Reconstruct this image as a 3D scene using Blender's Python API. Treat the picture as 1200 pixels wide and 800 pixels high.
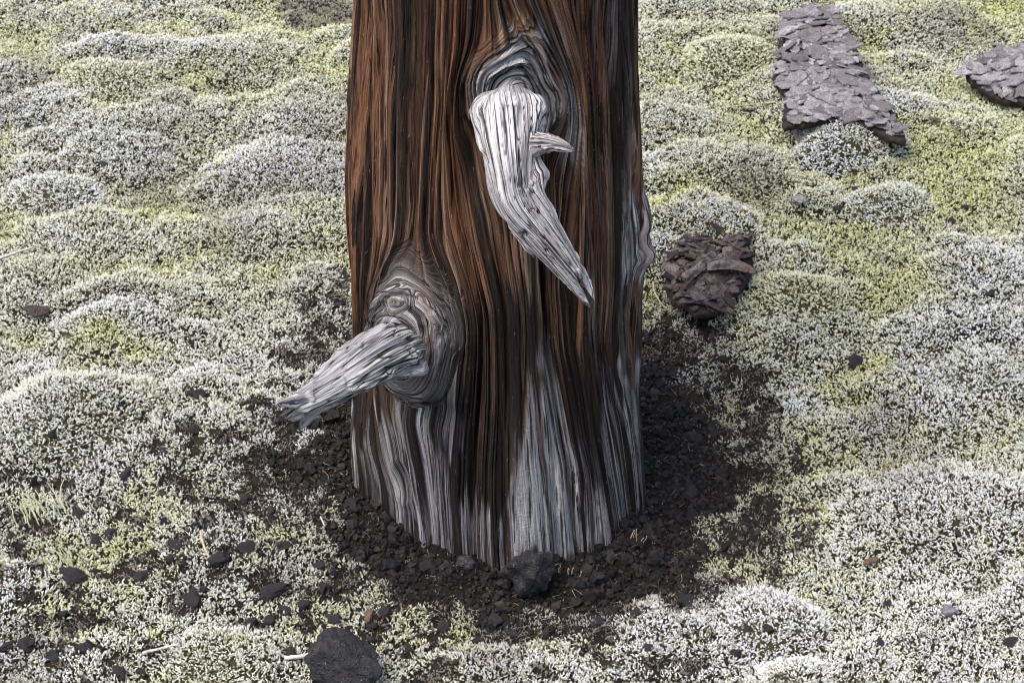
import bpy, bmesh, math, random
import numpy as np

for _o in list(bpy.data.objects):
    bpy.data.objects.remove(_o)
scene = bpy.context.scene
COL = scene.collection

# ------------------------------------------------------------------ camera
CAM = np.array([0.025, -2.51, 1.99])
PITCH = math.radians(35.0)
LENS = 80.0
cam_data = bpy.data.cameras.new('camera')
cam = bpy.data.objects.new('camera', cam_data)
COL.objects.link(cam)
cam.location = CAM
cam.rotation_euler = (math.pi / 2 - PITCH, 0, 0)
cam_data.lens = LENS
cam_data.sensor_width = 36.0
cam_data.sensor_fit = 'HORIZONTAL'
cam_data.clip_start = 0.02
cam_data.clip_end = 500
cam_data.dof.use_dof = True
cam_data.dof.focus_distance = 2.82
cam_data.dof.aperture_fstop = 16.0
scene.camera = cam
scene.cycles.pixel_filter_type = 'BLACKMAN_HARRIS'
scene.cycles.filter_width = 1.0

# ------------------------------------------------------------------ sky, sun, exposure
SUN_EL, SUN_AZ = math.radians(64), math.radians(-128)      # azimuth from +Y, clockwise towards +X
world = bpy.data.worlds.new('World')
scene.world = world
world.use_nodes = True
wn, wl = world.node_tree.nodes, world.node_tree.links
wn.clear()
w_out = wn.new('ShaderNodeOutputWorld')
w_bg = wn.new('ShaderNodeBackground')
w_sky = wn.new('ShaderNodeTexSky')
w_sky.sky_type = 'NISHITA'
w_sky.sun_disc = False
w_sky.sun_elevation = SUN_EL
w_sky.sun_rotation = SUN_AZ
w_sky.air_density = 1.0
w_sky.dust_density = 4.0
w_sky.ozone_density = 0.6
w_bg.inputs['Strength'].default_value = 0.09
wl.new(w_sky.outputs['Color'], w_bg.inputs['Color'])
wl.new(w_bg.outputs['Background'], w_out.inputs['Surface'])

sun_data = bpy.data.lights.new('sun', 'SUN')
sun_data.energy = 1.3
sun_data.angle = math.radians(45)
sun_data.color = (1.0, 0.975, 0.94)
sun = bpy.data.objects.new('sun', sun_data)
COL.objects.link(sun)
sun.location = (-4, 1, 6)
sun.rotation_euler = (math.pi / 2 - SUN_EL, 0, math.pi - SUN_AZ)

scene.view_settings.view_transform = 'Standard'
scene.view_settings.look = 'None'
scene.view_settings.gamma = 1.0
scene.view_settings.use_curve_mapping = False
scene.view_settings.exposure = 1.70

# ------------------------------------------------------------------ numeric helpers
rng = np.random.default_rng(11)
random.seed(11)


def _hash(ix, iy, seed):
    h = (ix.astype(np.int64) * 374761393 + iy.astype(np.int64) * 668265263 + seed * 2246822519) & 0xFFFFFFFF
    h = ((h ^ (h >> 13)) * 1274126177) & 0xFFFFFFFF
    h = ((h ^ (h >> 16)) * 2654435761) & 0xFFFFFFFF
    return ((h ^ (h >> 15)) & 0xFFFFFF) / float(0xFFFFFF) * 2.0 - 1.0


def noise(x, y, seed=0):
    x = np.asarray(x, float); y = np.asarray(y, float)
    x, y = np.broadcast_arrays(x, y)
    xi = np.floor(x); yi = np.floor(y)
    fx = x - xi; fy = y - yi
    fx = fx * fx * fx * (fx * (fx * 6 - 15) + 10)
    fy = fy * fy * fy * (fy * (fy * 6 - 15) + 10)
    a = _hash(xi, yi, seed); b = _hash(xi + 1, yi, seed)
    c = _hash(xi, yi + 1, seed); d = _hash(xi + 1, yi + 1, seed)
    return (a * (1 - fx) + b * fx) * (1 - fy) + (c * (1 - fx) + d * fx) * fy


def fbm(x, y, seed=0, octaves=3):
    s = 0.0; a = 1.0; t = 0.0
    for k in range(octaves):
        s = s + a * noise(x * 2 ** k, y * 2 ** k, seed + 17 * k); t += a; a *= 0.5
    return s / t


def sstep(a, b, v):
    t = np.clip((v - a) / (b - a), 0, 1)
    return t * t * (3 - 2 * t)


def mix(a, b, t):
    return a + (b - a) * t


# the camera's viewing geometry, used only to read real-world positions off the photograph
FWD = np.array([0, math.cos(PITCH), -math.sin(PITCH)])
UPV = np.array([0, math.sin(PITCH), math.cos(PITCH)])
FPX = LENS / 36.0 * 1200.0


def ray(px, py):
    d = FWD * FPX + np.array([1.0, 0, 0]) * (px - 600.0) + UPV * (400.0 - py)
    return d / np.linalg.norm(d)


def on_z(px, py, z=0.0):
    d = ray(px, py)
    return CAM + d * ((z - CAM[2]) / d[2])


def on_y(px, py, y):
    d = ray(px, py)
    return CAM + d * ((y - CAM[1]) / d[1])


def px_size(p):
    """metres per photograph pixel at world point p"""
    return float(np.dot(np.asarray(p) - CAM, FWD)) / FPX


def poly_sd(P, x, y):
    """signed distance to polygon P (negative inside)"""
    P = np.asarray(P, float)
    d2 = np.full(x.shape, 1e9)
    inside = np.zeros(x.shape, bool)
    n = len(P)
    for i in range(n):
        ax, ay = P[i]; bx, by = P[(i + 1) % n]
        ex, ey = bx - ax, by - ay
        t = np.clip(((x - ax) * ex + (y - ay) * ey) / (ex * ex + ey * ey + 1e-12), 0, 1)
        d2 = np.minimum(d2, (x - ax - t * ex) ** 2 + (y - ay - t * ey) ** 2)
        cond = ((ay > y) != (by > y)) & (x < (bx - ax) * (y - ay) / (by - ay + 1e-12) + ax)
        inside ^= cond
    d = np.sqrt(d2)
    return np.where(inside, -d, d)


def gpoly(pts):
    return [tuple(on_z(px, py)[:2]) for px, py in pts]


# ------------------------------------------------------------------ mesh helpers
def mesh_from(name, V, F, smooth=True):
    """V (n,3); F: (m,k) array of equal faces or list of such arrays"""
    me = bpy.data.meshes.new(name)
    Fs = F if isinstance(F, list) else [F]
    Fs = [np.asarray(f, np.int32) for f in Fs if len(f)]
    V = np.asarray(V, np.float32)
    me.vertices.add(len(V))
    me.vertices.foreach_set('co', V.ravel())
    if Fs:
        loops = np.concatenate([f.ravel() for f in Fs])
        tot = np.concatenate([np.full(len(f), f.shape[1], np.int32) for f in Fs])
        start = np.concatenate([[0], np.cumsum(tot)[:-1]]).astype(np.int32)
        me.loops.add(len(loops))
        me.loops.foreach_set('vertex_index', loops)
        me.polygons.add(len(tot))
        me.polygons.foreach_set('loop_start', start)
        me.polygons.foreach_set('loop_total', tot)
        me.polygons.foreach_set('use_smooth', np.full(len(tot), smooth))
    me.update(calc_edges=True)
    return me


def attr(me, name, typ, data, domain='POINT'):
    a = me.attributes.new(name, typ, domain)
    key = {'FLOAT': 'value', 'INT': 'value', 'FLOAT_VECTOR': 'vector', 'FLOAT_COLOR': 'color'}[typ]
    a.data.foreach_set(key, np.ascontiguousarray(data, np.int32 if typ == 'INT' else np.float32).ravel())


def link(name, me, mat=None, parent=None, loc=None, rot=None, scl=None):
    o = bpy.data.objects.new(name, me)
    COL.objects.link(o)
    if mat is not None and me is not None and len(me.materials) == 0:
        me.materials.append(mat)
    if parent is not None:
        o.parent = parent
    if loc is not None: o.location = loc
    if rot is not None: o.rotation_euler = rot
    if scl is not None: o.scale = scl
    return o


def tag(o, label=None, cat=None, group=None, kind=None):
    if label: o['label'] = label
    if cat: o['category'] = cat
    if group: o['group'] = group
    if kind: o['kind'] = kind
    return o


def grid_faces(nr, nc, wrap=False):
    r = np.arange(nr - 1)[:, None]
    c = np.arange(nc if wrap else nc - 1)[None, :]
    c1 = (c + 1) % nc
    return np.stack([r * nc + c, r * nc + c1, (r + 1) * nc + c1, (r + 1) * nc + c], -1).reshape(-1, 4)


# ------------------------------------------------------------------ materials
class NT:
    """tiny node-tree writer"""
    def __init__(self, name):
        self.m = bpy.data.materials.new(name)
        self.m.use_nodes = True
        self.n = self.m.node_tree.nodes; self.l = self.m.node_tree.links
        self.n.clear()
        self.out = self.n.new('ShaderNodeOutputMaterial')
        self.b = self.n.new('ShaderNodeBsdfPrincipled')
        self.l.new(self.b.outputs[0], self.out.inputs['Surface'])

    def put(self, sock, v):
        if isinstance(v, bpy.types.NodeSocket):
            self.l.new(v, sock)
        else:
            try:
                sock.default_value = v
            except Exception:
                sock.default_value = (v[0], v[1], v[2], 1.0)

    def attrib(self, name, typ='GEOMETRY', out='Fac'):
        n = self.n.new('ShaderNodeAttribute'); n.attribute_name = name; n.attribute_type = typ
        return n.outputs[out]

    def coord(self, which='Object'):
        return self.n.new('ShaderNodeTexCoord').outputs[which]

    def pos(self):
        return self.n.new('ShaderNodeNewGeometry').outputs['Position']

    def rand(self):
        return self.n.new('ShaderNodeObjectInfo').outputs['Random']

    def mapping(self, vec, scale):
        n = self.n.new('ShaderNodeMapping'); self.l.new(vec, n.inputs['Vector'])
        n.inputs['Scale'].default_value = scale
        return n.outputs[0]

    def noise(self, vec, scale, detail=3.0, rough=0.55, dist=0.0):
        n = self.n.new('ShaderNodeTexNoise')
        self.l.new(vec, n.inputs['Vector'])
        n.inputs['Scale'].default_value = scale; n.inputs['Detail'].default_value = detail
        n.inputs['Roughness'].default_value = rough; n.inputs['Distortion'].default_value = dist
        return n.outputs['Fac']

    def voronoi(self, vec, scale, feature='F1'):
        n = self.n.new('ShaderNodeTexVoronoi'); n.feature = feature
        self.l.new(vec, n.inputs['Vector']); n.inputs['Scale'].default_value = scale
        return n.outputs['Distance']

    def ramp(self, fac, stops):
        n = self.n.new('ShaderNodeValToRGB'); self.l.new(fac, n.inputs[0])
        e = n.color_ramp.elements
        while len(e) < len(stops): e.new(0.5)
        for k, (p, c) in enumerate(stops):
            e[k].position = p
            e[k].color = (c, c, c, 1) if isinstance(c, (int, float)) else (c[0], c[1], c[2], 1)
        return n.outputs['Color']

    def mixc(self, fac, a, b, blend='MIX'):
        n = self.n.new('ShaderNodeMix'); n.data_type = 'RGBA'; n.blend_type = blend
        self.put(n.inputs[0], fac); self.put(n.inputs[6], a); self.put(n.inputs[7], b)
        return n.outputs[2]

    def math(self, op, a, b=0.0, clamp=False):
        n = self.n.new('ShaderNodeMath'); n.operation = op; n.use_clamp = clamp
        self.put(n.inputs[0], a); self.put(n.inputs[1], b)
        return n.outputs[0]

    def maprange(self, v, a, b, c=0.0, d=1.0):
        n = self.n.new('ShaderNodeMapRange')
        self.put(n.inputs[0], v)
        for k, t in enumerate((a, b, c, d)): n.inputs[k + 1].default_value = t
        return n.outputs[0]

    def bump(self, h, strength, dist):
        n = self.n.new('ShaderNodeBump'); self.l.new(h, n.inputs['Height'])
        n.inputs['Strength'].default_value = strength; n.inputs['Distance'].default_value = dist
        self.l.new(n.outputs[0], self.b.inputs['Normal'])

    def done(self, color, rough=0.85, spec=0.25):
        self.put(self.b.inputs['Base Color'], color)
        self.put(self.b.inputs['Roughness'], rough)
        self.b.inputs['Specular IOR Level'].default_value = spec
        return self.m


def mat_ground():
    t = NT('soil_and_moss_floor'); p = t.pos()
    soil = t.attrib('soil')
    n1 = t.noise(p, 90, 4); n2 = t.noise(p, 14, 4)
    csoil = t.mixc(n1, (0.004, 0.0035, 0.0035), (0.016, 0.013, 0.012))
    cm = t.mixc(t.ramp(n2, [(0.35, 0.0), (0.65, 1.0)]), (0.014, 0.012, 0.009), (0.032, 0.028, 0.017))
    t.bump(t.noise(p, 180, 4), 0.8, 0.006)
    return t.done(t.mixc(soil, cm, csoil), 0.95, 0.1)


def mat_moss(src='INSTANCER'):
    t = NT('fringe_moss')
    tip = t.attrib('tip'); rs = t.attrib('rnd')
    yel = t.attrib('tint', src); pale = t.attrib('pale', src)
    dead = t.attrib('dead', src)
    stem = t.mixc(yel, (0.035, 0.034, 0.016), (0.095, 0.105, 0.010))
    stem = t.mixc(dead, stem, (0.030, 0.022, 0.018))
    stem = t.mixc(t.math('MULTIPLY', rs, 0.5), stem, (0.07, 0.055, 0.03))
    mid = t.mixc(yel, (0.150, 0.155, 0.085), (0.34, 0.335, 0.040))
    mid = t.mixc(dead, mid, (0.13, 0.105, 0.09))
    hair = t.mixc(pale, (0.62, 0.64, 0.48), (0.73, 0.735, 0.755))
    hair = t.mixc(t.math('MULTIPLY', yel, 0.80), hair, (0.66, 0.665, 0.20))
    hair = t.mixc(t.math('MULTIPLY', dead, 0.9), hair, (0.21, 0.185, 0.18))
    c = t.mixc(t.ramp(tip, [(0.10, 0.0), (0.45, 1.0)]), stem, mid)
    c = t.mixc(t.ramp(tip, [(0.40, 0.0), (0.68, 1.0)]), c, hair)
    c = t.mixc(t.ramp(rs, [(0.62, 0.0), (0.95, 0.85)]), c, mid)
    return t.done(c, 0.9, 0.15)


def mat_gravel():
    t = NT('scoria'); p = t.coord('Object')
    r = t.attrib('shade', 'INSTANCER')
    c = t.mixc(r, (0.003, 0.0028, 0.003), (0.032, 0.026, 0.024))
    return t.done(c, 0.85, 0.3)


def mat_lava(name, a, b, sc=1.0):
    t = NT(name); p = t.coord('Object')
    n = t.noise(p, 130 * sc, 5, 0.65); v = t.voronoi(p, 210 * sc)
    c = t.mixc(t.ramp(n, [(0.35, 0.0), (0.7, 1.0)]), a, b)
    c = t.mixc(t.ramp(t.noise(p, 420 * sc, 2), [(0.66, 0.0), (0.74, 1.0)]), c, (0.20, 0.19, 0.17))
    h = t.math('ADD', t.math('MULTIPLY', t.ramp(v, [(0.05, 0.0), (0.4, 1.0)]), 0.8), n)
    t.bump(h, 1.0, 0.0022)
    return t.done(c, 0.8, 0.35)


def mat_wood(name, cross=0.11):
    t = NT(name)
    col = t.attrib('col', out='Color'); g = t.attrib('grain', out='Vector')
    fine = t.noise(t.mapping(g, (1100, 22, 1)), 1.0, 4, 0.65)
    mid = t.noise(t.mapping(g, (420, 7, 1)), 1.0, 4, 0.65)
    lad = t.noise(t.mapping(g, (260, 330, 1)), 1.0, 2, 0.5)
    k = t.math('ADD', t.math('MULTIPLY', fine, 0.9), t.math('MULTIPLY', mid, 0.9))
    k = t.maprange(k, 0.66, 1.14, 0.20, 1.85)
    grey = t.attrib('grey')
    c = t.mixc(1.0, col, k, 'MULTIPLY')
    crack = t.ramp(t.noise(t.mapping(g, (480, 6, 1)), 1.0, 3, 0.6), [(0.40, 1.0), (0.44, 0.0)])
    c = t.mixc(t.math('MULTIPLY', crack, 0.9), c, (0.010, 0.008, 0.008))
    fleck = t.ramp(t.noise(t.mapping(g, (760, 110, 1)), 1.0, 2, 0.5), [(0.69, 0.0), (0.72, 1.0)])
    c = t.mixc(t.math('MULTIPLY', fleck, 0.30), c, (0.46, 0.40, 0.35))
    h = t.math('ADD', t.math('MULTIPLY', fine, 1.0), t.math('MULTIPLY', mid, 1.6))
    h = t.math('ADD', h, t.math('MULTIPLY', t.math('MULTIPLY', lad, grey), cross * 5))
    h = t.math('SUBTRACT', h, t.math('MULTIPLY', crack, 1.2))
    t.bump(h, 1.0, 0.0028)
    return t.done(c, t.maprange(fine, 0.2, 0.8, 0.7, 0.95), 0.18)


def mat_bark(name, a, b, c3):
    t = NT(name); r = t.rand()
    n = t.noise(t.pos(), 75, 4, 0.6)
    c = t.mixc(r, a, b)
    c = t.mixc(t.ramp(n, [(0.40, 0.0), (0.68, 1.0)]), c, c3)
    fine = t.noise(t.pos(), 420, 3, 0.6)
    c = t.mixc(1.0, c, t.maprange(fine, 0.3, 0.7, 0.40, 1.55), 'MULTIPLY')
    t.bump(t.noise(t.pos(), 300, 4, 0.65), 0.8, 0.002)
    return t.done(c, 0.8, 0.25)


def mat_plain(name, a, b, scale=60, rough=0.8):
    t = NT(name); p = t.pos()
    n = t.noise(p, scale, 4, 0.6)
    t.bump(t.noise(p, scale * 5, 3), 0.5, 0.001)
    return t.done(t.mixc(t.ramp(n, [(0.3, 0.0), (0.7, 1.0)]), a, b), rough, 0.25)


M_GROUND = mat_ground(); M_MOSS = mat_moss(); M_TUFT = mat_moss('GEOMETRY'); M_GRAVEL = mat_gravel()
M_WOOD = mat_wood('weathered_trunk_wood'); M_STUB = mat_wood('bleached_branch_wood', 0.05)
M_LAVA = mat_lava('black_lava', (0.014, 0.013, 0.015), (0.055, 0.050, 0.052))
M_LAVA_GREY = mat_lava('grey_lava', (0.09, 0.085, 0.10), (0.20, 0.19, 0.21))
M_LAVA_BLACK = mat_lava('jet_black_lava', (0.006, 0.006, 0.007), (0.024, 0.022, 0.024))
M_BARK_GREY = mat_bark('grey_pine_bark', (0.060, 0.054, 0.055), (0.28, 0.268, 0.275), (0.13, 0.112, 0.110))
M_BARK_DARK = mat_bark('dark_pine_bark', (0.009, 0.006, 0.006), (0.15, 0.120, 0.118), (0.036, 0.020, 0.017))
M_BARK_CORE = mat_plain('bark_core', (0.010, 0.007, 0.006), (0.035, 0.024, 0.020), 120)
M_TWIG = mat_plain('bleached_twig', (0.30, 0.28, 0.25), (0.62, 0.60, 0.56), 150)
M_STRAW = mat_plain('dry_straw', (0.24, 0.18, 0.10), (0.46, 0.38, 0.25), 150)
M_LICHEN = mat_plain('pale_green_stalks', (0.36, 0.39, 0.22), (0.56, 0.58, 0.40), 150)
M_RUST = mat_plain('rusty_litter', (0.06, 0.036, 0.025), (0.14, 0.085, 0.058), 200)

# ------------------------------------------------------------------ terrain heights
X0, X1, Y0, Y1, RES = -2.2, 2.2, -1.6, 3.0, 0.01
gx = np.arange(X0, X1 + 1e-6, RES); gy = np.arange(Y0, Y1 + 1e-6, RES)
GX, GY = np.meshgrid(gx, gy)

P_SOIL = gpoly([(372, 452), (332, 500), (330, 585), (385, 660), (465, 705), (560, 728), (660, 725), (760, 708),
                (838, 645), (872, 580), (868, 500), (832, 445), (780, 410), (720, 395), (600, 420), (450, 420)])
P_THIN_L = gpoly([(330, 400), (400, 350), (470, 400), (430, 560), (480, 720), (420, 760), (300, 740), (215, 660), (240, 560), (300, 490)])
P_THIN_R = gpoly([(700, 350), (850, 375), (930, 430), (960, 540), (930, 650), (850, 715), (720, 730), (560, 740), (560, 690), (850, 640)])
P_SPECK = gpoly([(-60, 560), (200, 520), (330, 580), (470, 690), (700, 705), (880, 690), (900, 830), (-60, 830)])
P_DEBRIS = gpoly([(328, 20), (400, 8), (430, 30), (415, 52), (340, 50)])
P_DEBRIS2 = gpoly([(55, -6), (95, -6), (92, 12), (60, 10)])


def soilness(x, y):
    n = fbm(x * 16, y * 16, 5, 3)
    s = sstep(0.095, -0.105, poly_sd(P_SOIL, x, y) + 0.07 * n)
    s = np.maximum(s, 0.47 * sstep(0.05, -0.06, poly_sd(P_THIN_L, x, y) + 0.03 * n))
    s = np.maximum(s, 0.54 * sstep(0.04, -0.06, poly_sd(P_THIN_R, x, y) + 0.03 * n))
    s = np.maximum(s, 0.31 * sstep(0.04, -0.05, poly_sd(P_SPECK, x, y) + 0.03 * n))
    s = np.maximum(s, 0.30 * sstep(0.02, -0.03, poly_sd(P_DEBRIS, x, y) + 0.03 * n))
    s = np.maximum(s, 0.35 * sstep(0.02, -0.03, poly_sd(P_DEBRIS2, x, y) + 0.03 * n))
    return s


S_GRID = soilness(GX, GY)
H = np.zeros_like(GX)
# base undulation, and the hollow round the trunk that is higher on its left side
rr = np.hypot(GX, GY)
H += 0.020 * fbm(GX * 1.7, GY * 1.7, 3, 3)
H *= sstep(0.25, 0.8, rr)
H += -0.23 * GX * np.exp(-(rr / 0.50) ** 2)
H += 0.030 * sstep(0.25, 0.75, rr)
H += (0.008 + 0.018 * noise(GX * 17, GY * 17, 4)) * np.exp(-((rr - 0.22) / 0.07) ** 2)

# moss cushions that stand out of the carpet: px, py, half width px, height m, pale, yellow, label
CUSHIONS = [
    (85, 500, 112, 0.060, 0.60, 0.05, 'broad silvery grey moss hummock beyond the pale curly stalks'),
    (850, 72, 66, 0.050, 0.40, 0.14, 'rounded greenish moss hummock beside the tall slab of scaly bark'),
    (993, 166, 68, 0.062, 0.90, 0.00, 'dark centred frosty white moss tuft growing against the foot of the scaly bark slab'),
    (935, 335, 62, 0.042, 0.40, 0.18, 'smooth rounded moss mound right next to the curled dark bark piece'),
    (905, 690, 78, 0.034, 1.00, 0.00, 'white frosted moss mound at the edge of the black gravel hollow'),
    (928, 776, 70, 0.036, 1.00, 0.03, 'white moss mound just in front of the frosted mound by the gravel hollow'),
    (262, 772, 70, 0.026, 0.85, 0.10, 'low white moss mound beside the large flat black lava rock'),
    (68, 222, 58, 0.038, 0.75, 0.05, 'frosty bluish grey moss hummock ringed by yellow green moss'),
    (112, 388, 66, 0.032, 0.95, 0.05, 'pale moss bank above a bright yellow green strip of moss'),
    (1040, 232, 52, 0.030, 0.55, 0.10, 'pale moss swelling beneath the scaly bark slab and its frosty tuft'),
    (130, 92, 62, 0.036, 0.50, 0.16, 'moss hummock with a yellowish flank far from the trunk'),
    (1160, 420, 60, 0.026, 0.80, 0.08, 'low pale moss swelling on the open carpet away from the bark'),
]
cush = []
for (px, py, rp, hh, pale, yel, lab) in CUSHIONS:
    p = on_z(px, py, 0.045)
    r = rp * px_size(p)
    cush.append((p[0], p[1], r, r * 0.92, hh, pale, yel, lab))


def cush_q(c, x, y):
    dx, dy = (x - c[0]) / c[2], (y - c[1]) / c[3]
    a = np.arctan2(dy, dx)
    w = 1 + 0.18 * noise(x * 9, y * 9, 10) + 0.10 * np.sin(a * 2 + c[0] * 31) + 0.07 * np.sin(a * 3 + c[1] * 17) + 0.10 * noise(x * 22, y * 22, 9)
    return np.hypot(dx, dy) / w


free = np.ones_like(GX)
for c in cush:
    free = np.minimum(free, sstep(0.75, 1.15, cush_q(c, GX, GY)))
dome = np.zeros_like(GX)
mossy = 1 - S_GRID
for k in range(1500):
    cx, cy = rng.uniform(X0, X1), rng.uniform(Y0, Y1)
    if math.hypot(cx, cy) < 0.34:
        continue
    far = np.clip((cy + 0.3) / 1.6, 0, 1)
    r = 0.03 + 0.11 * rng.random() ** 1.6 + 0.03 * far * rng.random()
    hh = min(0.032, r * rng.uniform(0.12, 0.36))
    i0, i1 = int((cx - r * 1.2 - X0) / RES), int((cx + r * 1.2 - X0) / RES) + 2
    j0, j1 = int((cy - r * 1.2 - Y0) / RES), int((cy + r * 1.2 - Y0) / RES) + 2
    i0, j0 = max(i0, 0), max(j0, 0)
    sx, sy = GX[j0:j1, i0:i1], GY[j0:j1, i0:i1]
    if sx.size == 0: continue
    el = rng.uniform(0.9, 1.4)
    q2 = ((sx - cx) / (r * el)) ** 2 + ((sy - cy) * el / r) ** 2
    q2 = q2 * (1 + 0.5 * noise(sx * 18, sy * 18, 21) + 0.25 * noise(sx * 45, sy * 45, 22))
    d = hh * np.clip(1 - q2, 0, 1) ** 1.0
    dome[j0:j1, i0:i1] = np.maximum(dome[j0:j1, i0:i1], d)
RELIEF = np.clip(dome / 0.03, 0, 1)
H += dome * free * (0.25 + 0.75 * mossy)
for c in cush:
    q = cush_q(c, GX, GY)
    H += c[4] * np.clip(1 - q * q, 0, 1) ** 0.95
H += 0.0035 * fbm(GX * 30, GY * 30, 8, 2)
edge = np.minimum.reduce([GX - X0, X1 - GX, GY - Y0, Y1 - GY])
H *= sstep(0.0, 0.3, edge)


def bil(G, x, y):
    fx = np.clip((np.asarray(x) - X0) / RES, 0, len(gx) - 1.001); fy = np.clip((np.asarray(y) - Y0) / RES, 0, len(gy) - 1.001)
    ix = fx.astype(int); iy = fy.astype(int); fx = fx - ix; fy = fy - iy
    return (G[iy, ix] * (1 - fx) + G[iy, ix + 1] * fx) * (1 - fy) + (G[iy + 1, ix] * (1 - fx) + G[iy + 1, ix + 1] * fx) * fy


def hgt(x, y):
    return bil(H, np.asarray(x, float), np.asarray(y, float))


def on_ground(px, py):
    z = 0.02
    for _ in range(8):
        p = on_z(px, py, z); z = 0.5 * z + 0.5 * float(hgt(p[0], p[1]))
    p = on_z(px, py, z)
    return np.array([p[0], p[1], float(hgt(p[0], p[1]))])


def normals(x, y):
    e = 0.008
    dx = (hgt(x + e, y) - hgt(x - e, y)) / (2 * e); dy = (hgt(x, y + e) - hgt(x, y - e)) / (2 * e)
    n = np.stack([-dx, -dy, np.ones_like(dx)], -1)
    return n / np.linalg.norm(n, axis=-1, keepdims=True)


# ground sheet: fine inside, wide cells out to the horizon
ox = np.array([2.4, 2.8, 3.6, 5, 8, 14, 26, 50, 100, 200.0])
ax = np.concatenate([-ox[::-1], gx, ox]); ay = np.concatenate([-ox[::-1], gy, ox + 0.8])
AX, AY = np.meshgrid(ax, ay)
inn = (AX >= X0 - 1e-6) & (AX <= X1 + 1e-6) & (AY >= Y0 - 1e-6) & (AY <= Y1 + 1e-6)
AZ = np.where(inn, hgt(AX, AY), 0.0) - 0.004
me = mesh_from('ground', np.stack([AX, AY, AZ], -1).reshape(-1, 3), grid_faces(len(ay), len(ax)))
attr(me, 'soil', 'FLOAT', np.where(inn, bil(S_GRID, AX, AY), 0.0).ravel())
ground = tag(link('ground', me, M_GROUND), kind='structure')

# ------------------------------------------------------------------ dead tree
# outline of the trunk read off the photograph: left and right edge per height
EDGE_L = [(414, 0), (408, 100), (404, 200), (405, 250), (410, 330), (411, 380), (408, 440), (405, 490), (406, 530), (408, 560)]
EDGE_R = [(742, 0), (745, 100), (746, 180), (747, 240), (747, 300), (744, 350), (743, 450), (750, 540), (754, 600), (755, 630)]
yt = -0.016
eL = np.array([on_y(a, b, yt) for a, b in EDGE_L]); eR = np.array([on_y(a, b, yt) for a, b in EDGE_R])
eL = eL[np.argsort(eL[:, 2])]; eR = eR[np.argsort(eR[:, 2])]


def outline(z):
    L = np.interp(z, eL[:, 2], eL[:, 0]); R = np.interp(z, eR[:, 2], eR[:, 0])
    return 0.5 * (L + R), 0.5 * (R - L)


def on_trunk(px, py):
    """(angle, height) on the trunk: angle 0 faces the camera, + is right"""
    d = ray(px, py); best = None
    for t in np.linspace(2.0, 4.0, 4001):
        p = CAM + d * t
        c, r = outline(p[2])
        if math.hypot(p[0] - c, p[1]) <= r:
            return math.atan2(p[0] - c, -p[1]), p[2]
    p = on_y(px, py, 0.0)
    c, r = outline(p[2])
    return (1.5 if p[0] > c else -1.5), p[2]


GUIDES = [
    [(430, 0), (426, 130), (424, 240), (424, 320), (420, 370), (418, 470), (418, 520), (425, 570)],
    [(448, 0), (446, 130), (444, 250), (444, 300), (430, 340), (424, 375), (430, 470), (440, 530), (462, 600)],
    [(468, 0), (468, 130), (466, 208), (465, 290), (444, 330), (434, 372), (452, 480), (470, 560), (482, 618)],
    [(486, 0), (484, 130), (482, 220), (482, 285), (510, 345), (520, 390), (506, 450), (492, 500), (500, 570), (506, 630)],
    [(504, 0), (500, 65), (504, 130), (497, 230), (496, 290), (526, 345), (536, 390), (528, 440), (520, 500), (524, 640)],
    [(533, 0), (530, 65), (518, 123), (515, 162), (522, 208), (530, 265), (546, 314), (560, 369), (562, 427), (556, 540), (556, 650)],
    [(560, 0), (555, 50), (533, 105), (535, 156), (556, 208), (571, 260), (578, 310), (587, 353), (590, 460), (590, 660)],
    [(596, 0), (620, 46), (654, 88), (664, 130), (662, 170), (646, 234), (642, 297), (642, 346), (645, 411), (656, 460), (676, 550), (684, 655)],
    [(624, 0), (650, 60), (674, 105), (679, 146), (670, 227), (664, 300), (662, 346), (668, 411), (682, 470), (700, 560), (704, 645)],
    [(663, 0), (680, 65), (690, 130), (690, 195), (690, 260), (690, 400), (700, 500), (720, 625)],
    [(702, 0), (705, 130), (712, 260), (712, 400), (722, 500), (736, 615)],
    [(724, 0), (726, 130), (728, 260), (727, 400), (737, 500), (747, 600)],
]
ZT = 0.98
zf = np.linspace(-0.10, ZT, 600)
zu = np.linspace(ZT, 2.15, 70)[1:]
zrow = np.concatenate([zf, zu])
phf = np.linspace(-1.75, 1.75, 1040)
phb = np.linspace(1.75, 2 * math.pi - 1.75, 132)[1:-1]
phi = np.concatenate([phf, phb])
phw = np.where(phi > math.pi, phi - 2 * math.pi, phi)
order = np.argsort(phw)
gk = []
for g in GUIDES:
    a = np.array([on_trunk(px, py) for px, py in g])
    a = a[np.argsort(a[:, 1])]
    gk.append(np.interp(zrow, a[:, 1], a[:, 0]))
gk = np.array(gk)
for i in range(1, len(gk)):
    gk[i] = np.maximum(gk[i], gk[i - 1] + 0.035)
psi_k = gk[:, -1].copy()
xs_psi = np.concatenate([[-math.pi, -1.75], psi_k, [1.75, math.pi]])
PSI = np.empty((len(zrow), len(phi)))
for j in range(len(zrow)):
    PSI[j] = np.interp(phw, np.concatenate([[-math.pi, -1.75], gk[:, j], [1.75, math.pi]]), xs_psi)
ker = np.hanning(33)[1:-1]; ker /= ker.sum()
nf = len(phf)


def blur(A, kk):
    B = np.apply_along_axis(lambda v: np.convolve(np.pad(v, len(kk) // 2, mode='edge'), kk, 'valid'), 1, A[:, :nf])
    B = np.apply_along_axis(lambda v: np.convolve(np.pad(v, len(kk) // 2, mode='edge'), kk, 'valid'), 0, B)
    A = A.copy(); A[:, :nf] = B
    return A


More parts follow.
